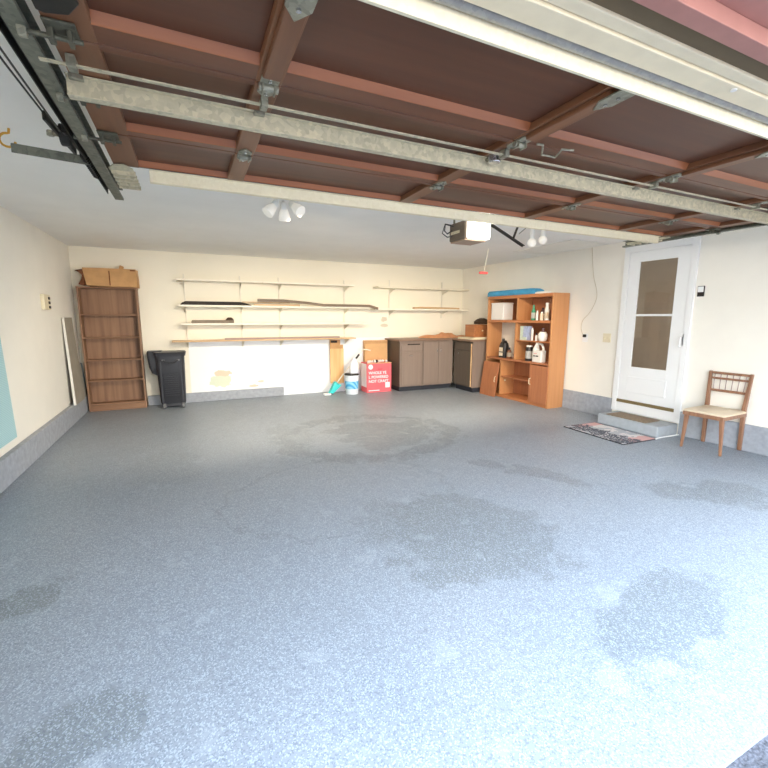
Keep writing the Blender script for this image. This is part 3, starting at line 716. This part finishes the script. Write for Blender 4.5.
bm = BM(); tube(bm, [(-.13,0,.31)]+[(.13*math.cos(PI-k*PI/10), -.03-.07*math.sin(k*PI/10), .31+.10*math.sin(k*PI/10)*.2) for k in range(1,10)]+[(.13,0,.31)], .003, 6); obj('bail', bm, 'chrome', pl_)
bm = BM(); box(bm, 0,0.02,0,.02,0,.02); bm.free()
jb = thing('clear_jug', 'clear pale jug standing on the pail lid', 'jug', (4.12, 7.02, .376))
bm = BM(); rrect(bm, [(0,-.075,.075,-.05,.05,.03),(.15,-.075,.075,-.05,.05,.03),(.20,-.05,.06,-.04,.04,.03),(.235,-.02,.05,-.025,.025,.02),(.26,-.018,.045,-.022,.022,.018)]); obj('body', bm, 'pailwhite', jb, smooth=True)
bm = BM(); tube(bm, [(.06,0,.05),(.095,0,.07),(.095,0,.19),(.06,0,.2)], .008, 8); obj('handle', bm, 'standard', jb, smooth=True)

def text_obj(s, size, mat, loc, rot, parent, name='lettering', ext=.0012, bold=.0):
    c = bpy.data.curves.new(name, 'FONT'); c.body = s; c.size = size; c.extrude = ext; c.offset = bold
    t = bpy.data.objects.new(name, c); COL.objects.link(t)
    t.data.materials.append(M[mat])
    dg = bpy.context.evaluated_depsgraph_get(); me = bpy.data.meshes.new_from_object(t.evaluated_get(dg))
    bpy.data.objects.remove(t)
    o = bpy.data.objects.new(name, me); COL.objects.link(o)
    if not me.materials: me.materials.append(M[mat])
    o.location = loc; o.rotation_euler = rot; o.parent = parent
    return o
rb = thing('red_box', 'red-pink printed appliance carton with white lettering on the floor', 'box', (4.60, 7.0, 0))
part('carton', 'red', rb, [(-.25, .245, -.04, .24, 0, .545)], .004)
part('side_print', 'redwhite', rb, [(-.2535, -.2502, -.02, .23, .10, .53)])
part('open_flap', 'cardpale', rb, [(-.25, .245, -.052, -.041, .535, .55)], .002)
for k in range(9):
    bm = BM()
    a = -.2+k*.045; r = random.uniform(.015, .03)
    lathe(bm, [(r*.5,0),(r,.01),(r,.03),(r*.6,.045)], (a, random.uniform(0,.12), .546), 10)
    obj('packing_bag', bm, 'jug', rb, smooth=True)
bm = BM(); box(bm, -.05, -.02, .0, .03, .546, .60); box(bm, -.10, -.0, .02, .04, .56, .585); obj('dark_fitting', bm, 'darkcav', rb, .003)
RX = (PI/2, 0, 0)
for s, z in (('WHOLE YE', .340), ('L POWERED', .262), ('NOT CRAFT', .184)):
    text_obj(s, .072, 'redwhite', (-.215, -.0415, z), RX, rb, bold=.001)
text_obj('EASY', .04, 'darkred', (-.03, -.0415, .415), RX, rb)
bm = BM(); prism(bm, [(.045*math.cos(k*PI/12), .045*math.sin(k*PI/12)) for k in range(24)], lambda u, v, t: (-.175+u, -.041-t, .475+v), 0, .0015); obj('round_emblem', bm, 'redwhite', rb)
bm = BM(); box(bm, .12, .21, -.0425, -.0405, .08, .18); obj('white_sticker', bm, 'redwhite', rb)
bm = BM(); box(bm, -.22, .0, -.0425, -.0405, .03, .045); obj('bottom_print', bm, 'redwhite', rb)

# ------------------------------------------------------------------ base cabinets
wt = thing('worktop', 'brown laminate worktop running into the back right corner', 'worktop', (5.7, 7.1, .94))
part('slab', 'counter', wt, [(4.90-5.7, W-.004-5.7, 6.77-7.1, D-.003-7.1, 0, .035)], .004)
part('return_slab', 'counter', wt, [(6.045-5.7, W-.004-5.7, 6.175-7.1, 6.77-7.1, 0, .035)], .004)
def pull(parent, x, y, z, axis, n='knob', mat='chrome'):
    bm = BM()
    if axis == 'y': tube(bm, [(x,y,z+.03),(x,y-.02,z+.02),(x,y-.02,z-.02),(x,y,z-.03)], .005, 6)
    elif axis == 'x': tube(bm, [(x,y,z+.03),(x-.02,y,z+.02),(x-.02,y,z-.02),(x,y,z-.03)], .005, 6)
    else: tube(bm, [(x-.035,y,z),(x-.025,y-.02,z),(x+.025,y-.02,z),(x+.035,y,z)], .005, 6)
    return obj(n, bm, mat, parent, smooth=True)
c1 = thing('base_cabinet', 'narrow taupe base cabinet with drawer above door, next to the red box', 'cabinet', (5.185, 7.08, 0))
part('body', 'cab', c1, [(-.235, .24, -.26, .29, .09, .938)], .002)
part('side_panel', 'cabdark', c1, [(-.242, -.236, -.262, .29, .09, .938)], .001)
part('kickboard', 'kick', c1, [(-.22, .24, -.21, .28, 0, .09)])
d = part('drawer', 'cab', c1, [(-.215, .215, -.282, -.261, .76, .875)], .004)
part('worn_slot', 'darkcav', d, [(-.09, .17, -.285, -.281, .868, .888)])
d = part('door', 'cab', c1, [(-.215, .215, -.282, -.261, .11, .745)], .004); pull(d, -.02, -.283, .67, 'h', 'handle')
part('door_inset', 'cab', d, [(-.17, .17, -.286, -.281, .16, .69)], .003)
c2 = thing('base_cabinet', 'wide taupe base cabinet with two doors meeting in the middle', 'cabinet', (5.765, 7.08, 0))
part('body', 'cab', c2, [(-.335, .34, -.26, .29, .09, .938)], .002)
part('kickboard', 'kick', c2, [(-.335, .34, -.21, .28, 0, .09)])
d = part('door', 'cab', c2, [(-.325, -.003, -.282, -.261, .11, .925)], .004); pull(d, -.04, -.283, .75, 'y', 'handle')
d = part('door', 'cab', c2, [(.003, .325, -.282, -.261, .11, .925)], .004); pull(d, .04, -.283, .75, 'y', 'handle')
c3 = thing('base_cabinet', 'dark brown corner cabinet with its door ajar, left of the hutch', 'cabinet', (6.39, 6.48, 0))
part('body', 'cabdark', c3, [(-.275, .285, -.27, .285, .09, .938)], .002)
part('end_panel', 'cab', c3, [(-.275, .285, -.28, -.271, .09, .938)], .001)
part('kickboard', 'kick', c3, [(-.23, .26, -.255, .28, 0, .09)])
part('drawer', 'cabdark', c3, [(-.297, -.276, -.235, .27, .77, .925)], .004)
d = part('door', 'cabdark', c3, [(-.299, -.278, -.255, .27, .11, .755)], .004); pull(d, -.300, .1, .70, 'x', 'handle')
part('pale_edge', 'tan', d, [(-.30, -.278, -.262, -.256, .11, .90)], .001)
ch = thing('wooden_drawer', 'small orange-brown wooden drawer box on the worktop by the hutch', 'box', (6.43, 6.50, 1.011))
part('front', 'crate', ch, [(-.18, .18, -.14, -.12, 0, .23)], .003); part('side', 'crate', ch, [(-.18, -.165, -.12, .14, 0, .23)], .002); part('side', 'crate', ch, [(.165, .18, -.12, .14, 0, .23)], .002)
part('back', 'crate', ch, [(-.165, .165, .12, .14, 0, .23)], .002); part('bottom', 'crate', ch, [(-.165, .165, -.12, .12, 0, .012)])
bm = BM(); lathe(bm, [(.008,0),(.014,.012),(.012,.022)], n=12, mat=Matrix.Translation((.0,-.14,.12)) @ Matrix.Rotation(PI/2, 4, 'X')); obj('knob', bm, 'ivory', ch, smooth=True)
def cloth(name, cx, cy, z, rx, ry, h, mat, label, cat, seed, n=26):
    rnd = random.Random(seed); bm = BM(); ph = [rnd.uniform(0, 6.3) for _ in range(8)]
    g = []
    def top(u, v):
        r = math.sqrt(u*u+v*v); e = max(0, 1-r**3)
        f = .55+.25*math.sin(5*u+ph[0]+2*math.sin(3*v+ph[1]))+.2*math.sin(9*v+ph[2]+3*u)+.12*math.sin(17*u+ph[3]+6*v)
        return e*max(.12, f)*h
    for i in range(n+1):
        row = []
        for j in range(n+1):
            u, v = -1+2*i/n, -1+2*j/n; r = max(abs(u), abs(v)); q_ = math.hypot(u, v)
            if q_ > 0: u, v = u*r/q_, v*r/q_
            e = 1+.1*math.sin(4*math.atan2(v, u)+ph[4])+.06*math.sin(9*math.atan2(v, u)+ph[5])
            row.append(bm.verts.new((cx+rx*u*e, cy+ry*v*e, z+.004+top(u, v))))
        g.append(row)
    for i in range(n):
        for j in range(n): bm.faces.new((g[i][j], g[i+1][j], g[i+1][j+1], g[i][j+1]))
    bmesh.ops.solidify(bm, geom=list(bm.faces), thickness=.003)
    for v in bm.verts: v.co.z = max(v.co.z, z+.0005)
    return tag(obj(name, bm, mat, smooth=True), label, cat)
cloth('orange_cloth', 6.02, 7.05, .975, .52, .20, .10, 'orange', 'crumpled orange cloth heaped on the worktop in the corner', 'cloth', 3)
bm = BM(); rrect(bm, [(.005,-.12,.10,-.09,.09,.05),(.05,-.125,.11,-.10,.09,.05),(.09,-.08,.09,-.07,.07,.04),(.115,-.03,.05,-.03,.03,.02)])
for v in bm.verts: v.co += Vector((random.uniform(-1,1), random.uniform(-1,1), random.uniform(-.3,.3)))*.01
o = obj('dark_rag', bm, 'clothdark', smooth=True); o.location = (6.50, 6.48, 1.245); tag(o, 'dark brown rag lump on top of the wooden drawer box', 'rag')
lid = part('flat_lid', 'ivory', None, [(6.10, 6.62, 6.20, 6.66, .976, 1.010)], .002); tag(lid, 'flat pale-edged panel lying on the worktop under the wooden drawer box', 'board')

# ------------------------------------------------------------------ hutch
HY0, HY1 = 4.645, 6.14; HX0, HX1 = 6.372, 6.714
hu = thing('hutch', 'large orange-oak open hutch with cupboards standing on the right wall', 'hutch', ((HX0+HX1)/2, (HY0+HY1)/2, 0))
hx, hy = hu.location.x, hu.location.y
hu.location = (hx-.042, hy-.045, 0)
def hb(x0, x1, y0, y1, z0, z1): return (x0-hx, x1-hx, y0-hy, y1-hy, z0, z1)
T = .028; HT = 1.735
part('side_panel', 'hutch', hu, [hb(HX0, HX1-.022, HY0, HY0+T, 0, HT)], .002)
part('side_panel', 'hutch', hu, [hb(HX0, HX1-.022, HY1-T, HY1, 0, HT)], .002)
part('top_panel', 'hutchY', hu, [hb(HX0, HX1-.022, HY0+T, HY1-T, HT-.05, HT)], .002)
part('long_shelf', 'hutchY', hu, [hb(HX0+.002, HX1-.03, HY0+T, HY1-T, 1.29, 1.33)], .002)
part('middle_shelf', 'hutchdark', hu, [hb(HX0-.004, HX1-.03, HY0+T, HY1-T, .655, .685)], .002)
part('divider', 'hutch', hu, [hb(HX0+.004, HX1-.03, 5.385, 5.41, 1.33, HT-.05)], .001)
part('divider', 'hutch', hu, [hb(HX0+.004, HX1-.03, 5.40, 5.425, .685, 1.29)], .001)
part('shelf', 'hutchY', hu, [hb(HX0+.01, HX1-.03, HY0+T, 5.40, .995, 1.012)], .001)
part('divider', 'hutch', hu, [hb(HX0+.004, HX1-.03, 5.73, 5.75, .05, .655)], .001)
part('divider', 'hutch', hu, [hb(HX0+.004, HX1-.03, 5.02, 5.04, .05, .655)], .001)
part('lower_shelf', 'hutchdark', hu, [hb(HX0+.02, HX1-.03, 5.04, 5.73, .355, .373)], .001)
part('base', 'hutchY', hu, [hb(HX0+.006, HX1-.03, HY0+T, HY1-T, 0, .05)], .002)
bp_ = part('back_panel', 'hutchdark', hu, [hb(HX1-.029, HX1-.023, HY0+T, HY1-T, .05, .68), hb(HX1-.029, HX1-.023, HY0+T, 5.41, .685, HT-.03), hb(HX1-.029, HX1-.023, 5.41, HY1-T, 1.31, HT-.03)])
d = part('door', 'hutchdark', hu, [hb(HX0-.018, HX0-.001, HY0+.015, 5.03, .055, .64)], .003)
bm = BM(); tube(bm, [(HX0-hx-.018, 5.0-hy, .43), (HX0-hx-.045, 5.0-hy, .42), (HX0-hx-.045, 5.0-hy, .34), (HX0-hx-.018, 5.0-hy, .33)], .006, 8); obj('handle', bm, 'ivory', d, smooth=True)
# leaning detached-looking left door
bm = BM(); hexa(bm, [(HX0-.105-hx, 5.74-hy, 0),(HX0-.087-hx, 5.74-hy, 0),(HX0-.087-hx, 6.15-hy, 0),(HX0-.105-hx, 6.15-hy, 0),(HX0-.04-hx, 5.72-hy, .60),(HX0-.022-hx, 5.72-hy, .60),(HX0-.022-hx, 6.13-hy, .60),(HX0-.04-hx, 6.13-hy, .60)])
d = obj('leaning_door', bm, 'hutchdark', hu, .002)
bm = BM(); tube(bm, [(HX0-.058-hx, 5.77-hy, .36), (HX0-.088-hx, 5.77-hy, .35), (HX0-.098-hx, 5.77-hy, .27), (HX0-.07-hx, 5.77-hy, .26)], .006, 8); obj('handle', bm, 'ivory', d, smooth=True)
bm = BM(); lathe(bm, [(.006,0),(.016,.006),(.017,.014),(.01,.022)], n=14, mat=Matrix.Translation((HX0-hx+.10, 5.73-hy, .29)) @ Matrix.Rotation(PI/2, 4, 'X')); obj('round_catch', bm, 'ivory', hu, smooth=True)
# blue roll on top
bm = BM(); rrect(bm, [(0,-.12,.12,-.58,.58,.05),(.03,-.13,.13,-.59,.59,.06),(.07,-.125,.125,-.56,.585,.06),(.095,-.10,.10,-.50,.57,.05)])
bmesh.ops.subdivide_edges(bm, edges=[e for e in bm.edges if e.calc_length() > .3], cuts=8)
o = obj('blue_foam_pad', bm, 'bluecloth', smooth=True); o.location = (6.50, 5.62, HT+.001); tag(o, 'blue foam pad lying on top of the hutch', 'pad')
bm = BM(); rrect(bm, [(0,-.05,.06,-.13,.13,.03),(.02,-.05,.06,-.13,.13,.03),(.03,-.03,.05,-.10,.10,.02)]); o = obj('white_cloth', bm, 'labelw', smooth=True); o.location = (6.385, 4.87, HT+.001); tag(o, 'folded white cloth on the hutch top, right of the blue pad', 'cloth')
# contents
def bottle(name, x, y, z, prof, mat, label, cat='bottle', cap=None, lab=None, sx=1, sy=1, rz=0):
    t = thing(name, label, cat, (x-.042, y-.045, z), rz)
    bm = BM(); lathe(bm, prof, n=20, sx=sx, sy=sy); obj('body', bm, mat, t, smooth=True)
    if cap:
        r, h, cm = cap; zt = prof[-1][1]; bm = BM(); lathe(bm, [(r,zt-.002),(r,zt+h*.8),(r*.85,zt+h)], n=16); obj('cap', bm, cm, t, smooth=True)
    if lab:
        za, zb, r, lm = lab; bm = BM(); lathe(bm, [(r,za),(r,zb)], n=20, sx=sx, sy=sy, closed=False)
        bmesh.ops.solidify(bm, geom=list(bm.faces), thickness=-.0008); obj('label', bm, lm, t, smooth=True)
    return t
wbx = thing('white_box', 'white rectangular storage box in the upper left bay of the hutch', 'box', (6.47, 5.82, 1.331))
part('body', 'boxwhite', wbx, [(-.11, .11, -.10, .215, 0, .27)], .012)
part('lid', 'boxwhite', wbx, [(-.114, .114, -.105, .22, .27, .295)], .008)
bottle('spray_bottle', 6.46, 5.12, 1.331, [(.032,0),(.034,.01),(.034,.12),(.03,.15),(.014,.19),(.014,.205)], 'green', 'green bottle with white label on the upper right hutch shelf', cap=(.014,.035,'green'), lab=(.03,.12,.0346,'labelw'))
bottle('bottle', 6.44, 5.02, 1.331, [(.018,0),(.019,.01),(.019,.12),(.012,.13)], 'labelw', 'slim white tube beside the green bottle', cap=(.012,.02,'labelw'))
bottle('bottle', 6.52, 4.985, 1.331, [(.036,0),(.038,.01),(.038,.14),(.016,.17)], 'brownjar', 'purple-brown bottle behind the slim white tube', cap=(.016,.025,'black2'), lab=(.03,.1,.0386,'label'))
bottle('bottle', 6.44, 4.925, 1.331, [(.026,0),(.028,.01),(.028,.09),(.02,.11)], 'label', 'short beige bottle between the brown and tall cream bottles', cap=(.015,.02,'labelw'))
bottle('bottle', 6.45, 4.835, 1.331, [(.034,0),(.036,.01),(.036,.16),(.026,.18),(.024,.235)], 'jug', 'tall cream bottle with wide neck on the upper right hutch shelf', cap=(.027,.03,'labelw'), lab=(.03,.12,.0366,'cream'))
ctn = thing('carton', 'pale green and purple-blue carton on the hutch middle right shelf', 'carton', (6.41, 5.205, 1.013))
part('body', 'greencarton', ctn, [(-.04, .06, -.06, .095, 0, .225)], .002); part('printed_face', 'blueprint', ctn, [(-.0425, -.04, -.06, .02, .05, .225), (-.04, .06, -.0625, -.06, 0, .225)], .0005)
bottle('bottle', 6.44, 5.10, 1.013, [(.017,0),(.018,.01),(.018,.17),(.012,.18)], 'jug', 'tall thin cream tube right of the purple-blue carton', cap=(.012,.02,'labelw'))
bottle('bottle', 6.45, 5.02, 1.013, [(.018,0),(.02,.008),(.02,.07),(.011,.09)], 'labelw', 'small pale vial beside the round cream can', cap=(.011,.03,'black2'))
bottle('jar', 6.44, 4.88, 1.013, [(.045,0),(.062,.02),(.07,.06),(.068,.11),(.045,.145)], 'jug', 'round cream jug on the hutch middle right shelf', 'jug', cap=(.022,.06,'brownjar'))
jg = thing('black_jug', 'large black jug with beige label in the left hutch bay', 'jug', (6.41, 5.715, .686))
bm = BM(); rrect(bm, [(0,-.05,.05,-.08,.08,.03),(.01,-.052,.052,-.082,.082,.03),(.2,-.052,.052,-.082,.082,.03),(.25,-.045,.045,-.07,.06,.03),(.28,-.02,.02,.0,.045,.018),(.295,-.02,.02,.0,.045,.018)]); obj('body', bm, 'blackjug', jg, smooth=True)
bm = BM(); tube(bm, [(0,.0,.285),(0,-.05,.285),(0,-.075,.25),(0,-.078,.18)], .012, 8); obj('handle', bm, 'blackjug', jg, smooth=True)
bm = BM(); lathe(bm, [(.022,.295),(.022,.325)], (0,.02,0), 16); obj('cap', bm, 'blackjug', jg, smooth=True)
part('label', 'label', jg, [(-.0545,-.0525,-.035,.06,.03,.09), (-.0545,-.0525,-.035,.06,.105,.175)])
bottle('bottle', 6.43, 5.595, .686, [(.038,0),(.042,.01),(.042,.10),(.03,.135),(.015,.15)], 'amber', 'amber bottle with beige label right of the black jug', cap=(.016,.035,'black2'), lab=(.03,.1,.0426,'label'))
bottle('bottle', 6.47, 5.50, .686, [(.022,0),(.024,.01),(.024,.08),(.012,.1)], 'brownjar', 'small dark bottle beside the amber bottle', cap=(.012,.02,'black2'))
bottle('canister', 6.45, 5.155, .686, [(.055,0),(.058,.01),(.058,.20),(.045,.225)], 'blackjug', 'black canister with white label and white lid in the lower right bay', 'canister', cap=(.048,.025,'labelw'), lab=(.04,.16,.0588,'labelw'))
wj = thing('white_jug', 'white handled jug standing right of the black canister', 'jug', (6.405, 4.90, .686))
bm = BM(); rrect(bm, [(0,-.055,.055,-.105,.095,.03),(.01,-.057,.057,-.108,.098,.03),(.18,-.057,.057,-.105,.095,.03)]); rrect(bm, [(.18,-.055,.055,.03,.095,.02),(.25,-.04,.04,.03,.07,.018),(.285,-.022,.022,.025,.06,.015)])
obj('body', bm, 'jug', wj, smooth=True)
bm = BM(); tube(bm, [(0,.035,.27),(0,-.01,.285),(0,-.06,.27),(0,-.088,.22),(0,-.088,.17)], .018, 10); obj('handle', bm, 'jug', wj, smooth=True)
bm = BM(); lathe(bm, [(.024,.282),(.024,.302)], (0,.042,0), 16); obj('cap', bm, 'labelw', wj, smooth=True)
part('dark_print', 'darkcav', wj, [(-.0585,-.0572,-.045,.01,.085,.105), (-.0585,-.0572,.02,.06,.085,.105)]); part('red_print', 'redpull', wj, [(-.0583,-.0572,-.02,.05,.13,.136)])

# ------------------------------------------------------------------ right wall fittings
sw = thing('light_switch', 'ivory double switch plate on the right wall left of the storm door', 'switch', (W, 3.95, 1.10))
part('plate', 'ivory', sw, [(-.008,-.001,-.06,.06,-.06,.06)], .002); part('toggle', 'ivory', sw, [(-.02,-.008,-.035,-.022,-.015,.015), (-.02,-.008,.022,.035,-.015,.015)], .001)
ol = thing('wall_outlet', 'small outlet with a black plug on the wall right of the hutch', 'outlet', (W, 4.30, 1.10))
part('plate', 'white', ol, [(-.006,-.001,-.045,.045,-.075,.045)], .002); part('plug', 'wire', ol, [(-.035,-.006,-.022,.022,-.005,.035)], .005)
bm = BM(); cp = [(4.297,2.345),(4.24,1.966),(4.171,1.756),(4.166,1.619),(4.248,1.454),(4.356,1.34),(4.379,1.225),(4.336,1.125),(4.29,1.11)]
# smooth the cord
def cr(P, n=5):
    out = []
    for i in range(len(P)-1):
        p0, p1, p2, p3 = P[max(i-1,0)], P[i], P[i+1], P[min(i+2,len(P)-1)]
        for k in range(n):
            t = k/n; out.append(tuple(.5*((2*b)+(-a+c)*t+(2*a-5*b+4*c-e)*t*t+(-a+3*b-3*c+e)*t**3) for a, b, c, e in zip(p0, p1, p2, p3)))
    out.append(P[-1]); return out
tube(bm, [(W-.008, a, b) for a, b in cr(cp)], .0045, 6); [v.co.__isub__(Vector((W, 4.30, 1.10))) for v in bm.verts]; obj('cord', bm, 'cord', ol, smooth=True)
kp = thing('door_button', 'small wall control with white top and dark base right of the storm door', 'wall control', (W, 2.835, 1.67))
part('back_plate', 'steel', kp, [(-.012,-.001,-.035,.035,-.06,.055)], .002); part('white_cover', 'white', kp, [(-.02,-.012,-.028,.028,-.012,.048)], .002); part('button', 'darkcav', kp, [(-.018,-.012,-.025,.025,-.05,-.02)], .002)

# ------------------------------------------------------------------ step, mats, pipe
st = part('concrete_step', 'step', None, [(6.30, W-.002, 2.915, 3.70, 0, .13)], .012); tag(st, 'grey painted concrete step below the storm door', 'step')
dm = part('doormat', 'doormat', None, [(6.325, 6.60, 3.08, 3.60, .131, .142)], .004); tag(dm, 'brown coir doormat lying on the concrete step', 'doormat')
rg = thing('floor_mat', 'grey, pink and black printed mat on the floor before the step', 'mat', (5.985, 3.31, 0), -.03)
part('mat_top', 'rug', rg, [(-.265,.265,-.415,.405,.002,.008)], .002)
part('edging', 'black2', rg, [(-.28,-.265,-.42,.41,0,.008), (.265,.27,-.42,.41,0,.008), (-.265,.265,-.425,-.415,0,.008), (-.265,.265,.405,.41,0,.008)], .002)
bm = BM(); tube(bm, cr([(6.22,2.875,.010),(6.3,2.888,.010),(6.45,2.885,.010),(6.64,2.875,.010)]), .008, 8); tag(obj('white_pipe', bm, 'white', smooth=True), 'thin white pipe on the floor along the near end of the step', 'pipe')

# ------------------------------------------------------------------ chair
cx_, cy_ = 6.428, 2.420
chn = thing('dining_chair', 'wooden chair with cream seat and spindle back against the right wall', 'chair', (cx_, cy_, 0), .03)
def loft4(bm, a, b, wa, wb):
    hexa(bm, [(a[0]+i*wa/2, a[1]+j*wa/2, a[2]) for i, j in ((-1,-1),(1,-1),(1,1),(-1,1))]+[(b[0]+i*wb/2, b[1]+j*wb/2, b[2]) for i, j in ((-1,-1),(1,-1),(1,1),(-1,1))])
SZ = .405
for fy, ty in ((.19, .155), (-.175, -.16)):
    bm = BM(); loft4(bm, (-.20, fy, 0), (-.225, ty, SZ-.01), .022, .038); 
    obj('leg', bm, 'chairwood', chn, .005)
for s in (1, -1):
    bm = BM()
    y0 = .185 if s > 0 else -.155
    pts = [((.215, y0, 0), .028, .034), ((.20, y0, .36), .036, .038), ((.205, y0, .45), .036, .038), ((.232, y0+.015*s, .805), .026, .028)]
    rings = [[bm.verts.new((p[0]+i*a/2, p[1]+j*b/2, p[2])) for i, j in ((-1,-1),(1,-1),(1,1),(-1,1))] for p, a, b in pts]
    for a, b in zip(rings, rings[1:]):
        for k in range(4): bm.faces.new((a[k], a[(k+1)%4], b[(k+1)%4], b[k]))
    bm.faces.new(rings[0][::-1]); bm.faces.new(rings[-1])
    obj('back_post', bm, 'chairwood', chn, .005)
ya, yb = -.155, .185; ym = (ya+yb)/2
part('seat_frame', 'chairwood', chn, [(-.25,.20,-.185,-.16,SZ-.04,SZ), (-.25,.20,.16,.185,SZ-.04,SZ), (-.255,-.23,-.185,.185,SZ-.04,SZ), (.18,.205,-.14,.17,SZ-.04,SZ)], .004)
bm = BM(); rrect(bm, [(SZ+.001,-.255,.19,-.19,.19,.03),(SZ+.014,-.26,.19,-.193,.193,.035),(SZ+.024,-.24,.18,-.175,.175,.035)]); obj('seat', bm, 'cream', chn, smooth=True)
def rail(z, h, n='back_rail'):
    x = .205+.03*(z-.45)/.38; e = .015*(z-.45)/.38
    bm = BM(); box(bm, x-.01, x+.01, ya-e+.005, yb+e-.005, z-h/2, z+h/2); return obj(n, bm, 'chairwood', chn, .003)
rail(.787, .026, 'top_rail'); rail(.730, .022); rail(.60, .026)
for k in range(6):
    y = ya+.035+(yb-ya-.07)*k/5; e = 1.05
    bm = BM(); tube(bm, [(.217, ym+(y-ym), .60), (.227, ym+(y-ym)*e, .73), (.231, ym+(y-ym)*e, .787)], .0045, 8); obj('spindle', bm, 'spindle', chn, smooth=True)

# ------------------------------------------------------------------ lights
def aim(loc, to):
    return (Vector(to)-Vector(loc)).to_track_quat('-Z', 'Y').to_euler()
WARM = (1, .86, .66)
for nm_, p_, to_, e_ in (('lamp_left', (2.20, 3.72, 2.13), (1.5, 6.2, 0.2), 72), ('lamp_left', (2.34, 3.55, 2.15), (3.6, 6.2, 0.2), 72),
                         ('lamp_right', (5.06, 3.74, 2.14), (5.8, 6.2, 0.2), 62), ('lamp_right', (4.91, 3.74, 2.12), (4.2, 6.2, 0.2), 62)):
    lamp(nm_, p_, e_, WARM, .06, 'SPOT', aim(p_, to_))
lamp('lamp_opener', (3.88, 3.08, 2.12), 10, (1, .93, .82), .09)
wd = bpy.data.worlds.new('sky'); SC.world = wd; wd.use_nodes = True
nt = wd.node_tree; bg = nt.nodes['Background']
tc = nt.nodes.new('ShaderNodeTexCoord'); sp = nt.nodes.new('ShaderNodeSeparateXYZ'); rp = nt.nodes.new('ShaderNodeValToRGB')
nt.links.new(tc.outputs['Generated'], sp.inputs[0]); nt.links.new(sp.outputs[2], rp.inputs[0]); nt.links.new(rp.outputs[0], bg.inputs[0])
rp.color_ramp.elements[0].color = (1, .985, .95, 1); rp.color_ramp.elements[1].color = (.62, .78, 1, 1); rp.color_ramp.elements[1].position = .7
bg.inputs[1].default_value = 4.6
sun = bpy.data.lights.new('sun', 'SUN'); sun.energy = 32; sun.angle = .02; sun.color = (1, .95, .86)
so = bpy.data.objects.new('sun', sun); COL.objects.link(so); so.rotation_euler = (math.radians(-50), math.radians(12), 0)

# ------------------------------------------------------------------ camera
f, yaw, pitch, roll = 417.54, .4336, -.1585, .0028
fwd = Vector((math.sin(yaw)*math.cos(pitch), math.cos(yaw)*math.cos(pitch), math.sin(pitch)))
right = Vector((math.cos(yaw), -math.sin(yaw), 0)); up = right.cross(fwd)
r2_ = right*math.cos(roll)+up*math.sin(roll); u2 = -right*math.sin(roll)+up*math.cos(roll)
cam = bpy.data.cameras.new('camera'); co = bpy.data.objects.new('camera', cam); COL.objects.link(co)
mw = Matrix.Identity(4)
for i in range(3): mw[i][0], mw[i][1], mw[i][2] = r2_[i], u2[i], -fwd[i]
mw.translation = Vector((1.471, 0, 1.3718)); co.matrix_world = mw
cam.sensor_width = 36; cam.lens = f/768*36; cam.clip_start = .02
SC.camera = co
vs = SC.view_settings; vs.view_transform = 'Standard'; vs.look = 'None'; vs.gamma = 1; vs.exposure = 1.14; vs.use_curve_mapping = False
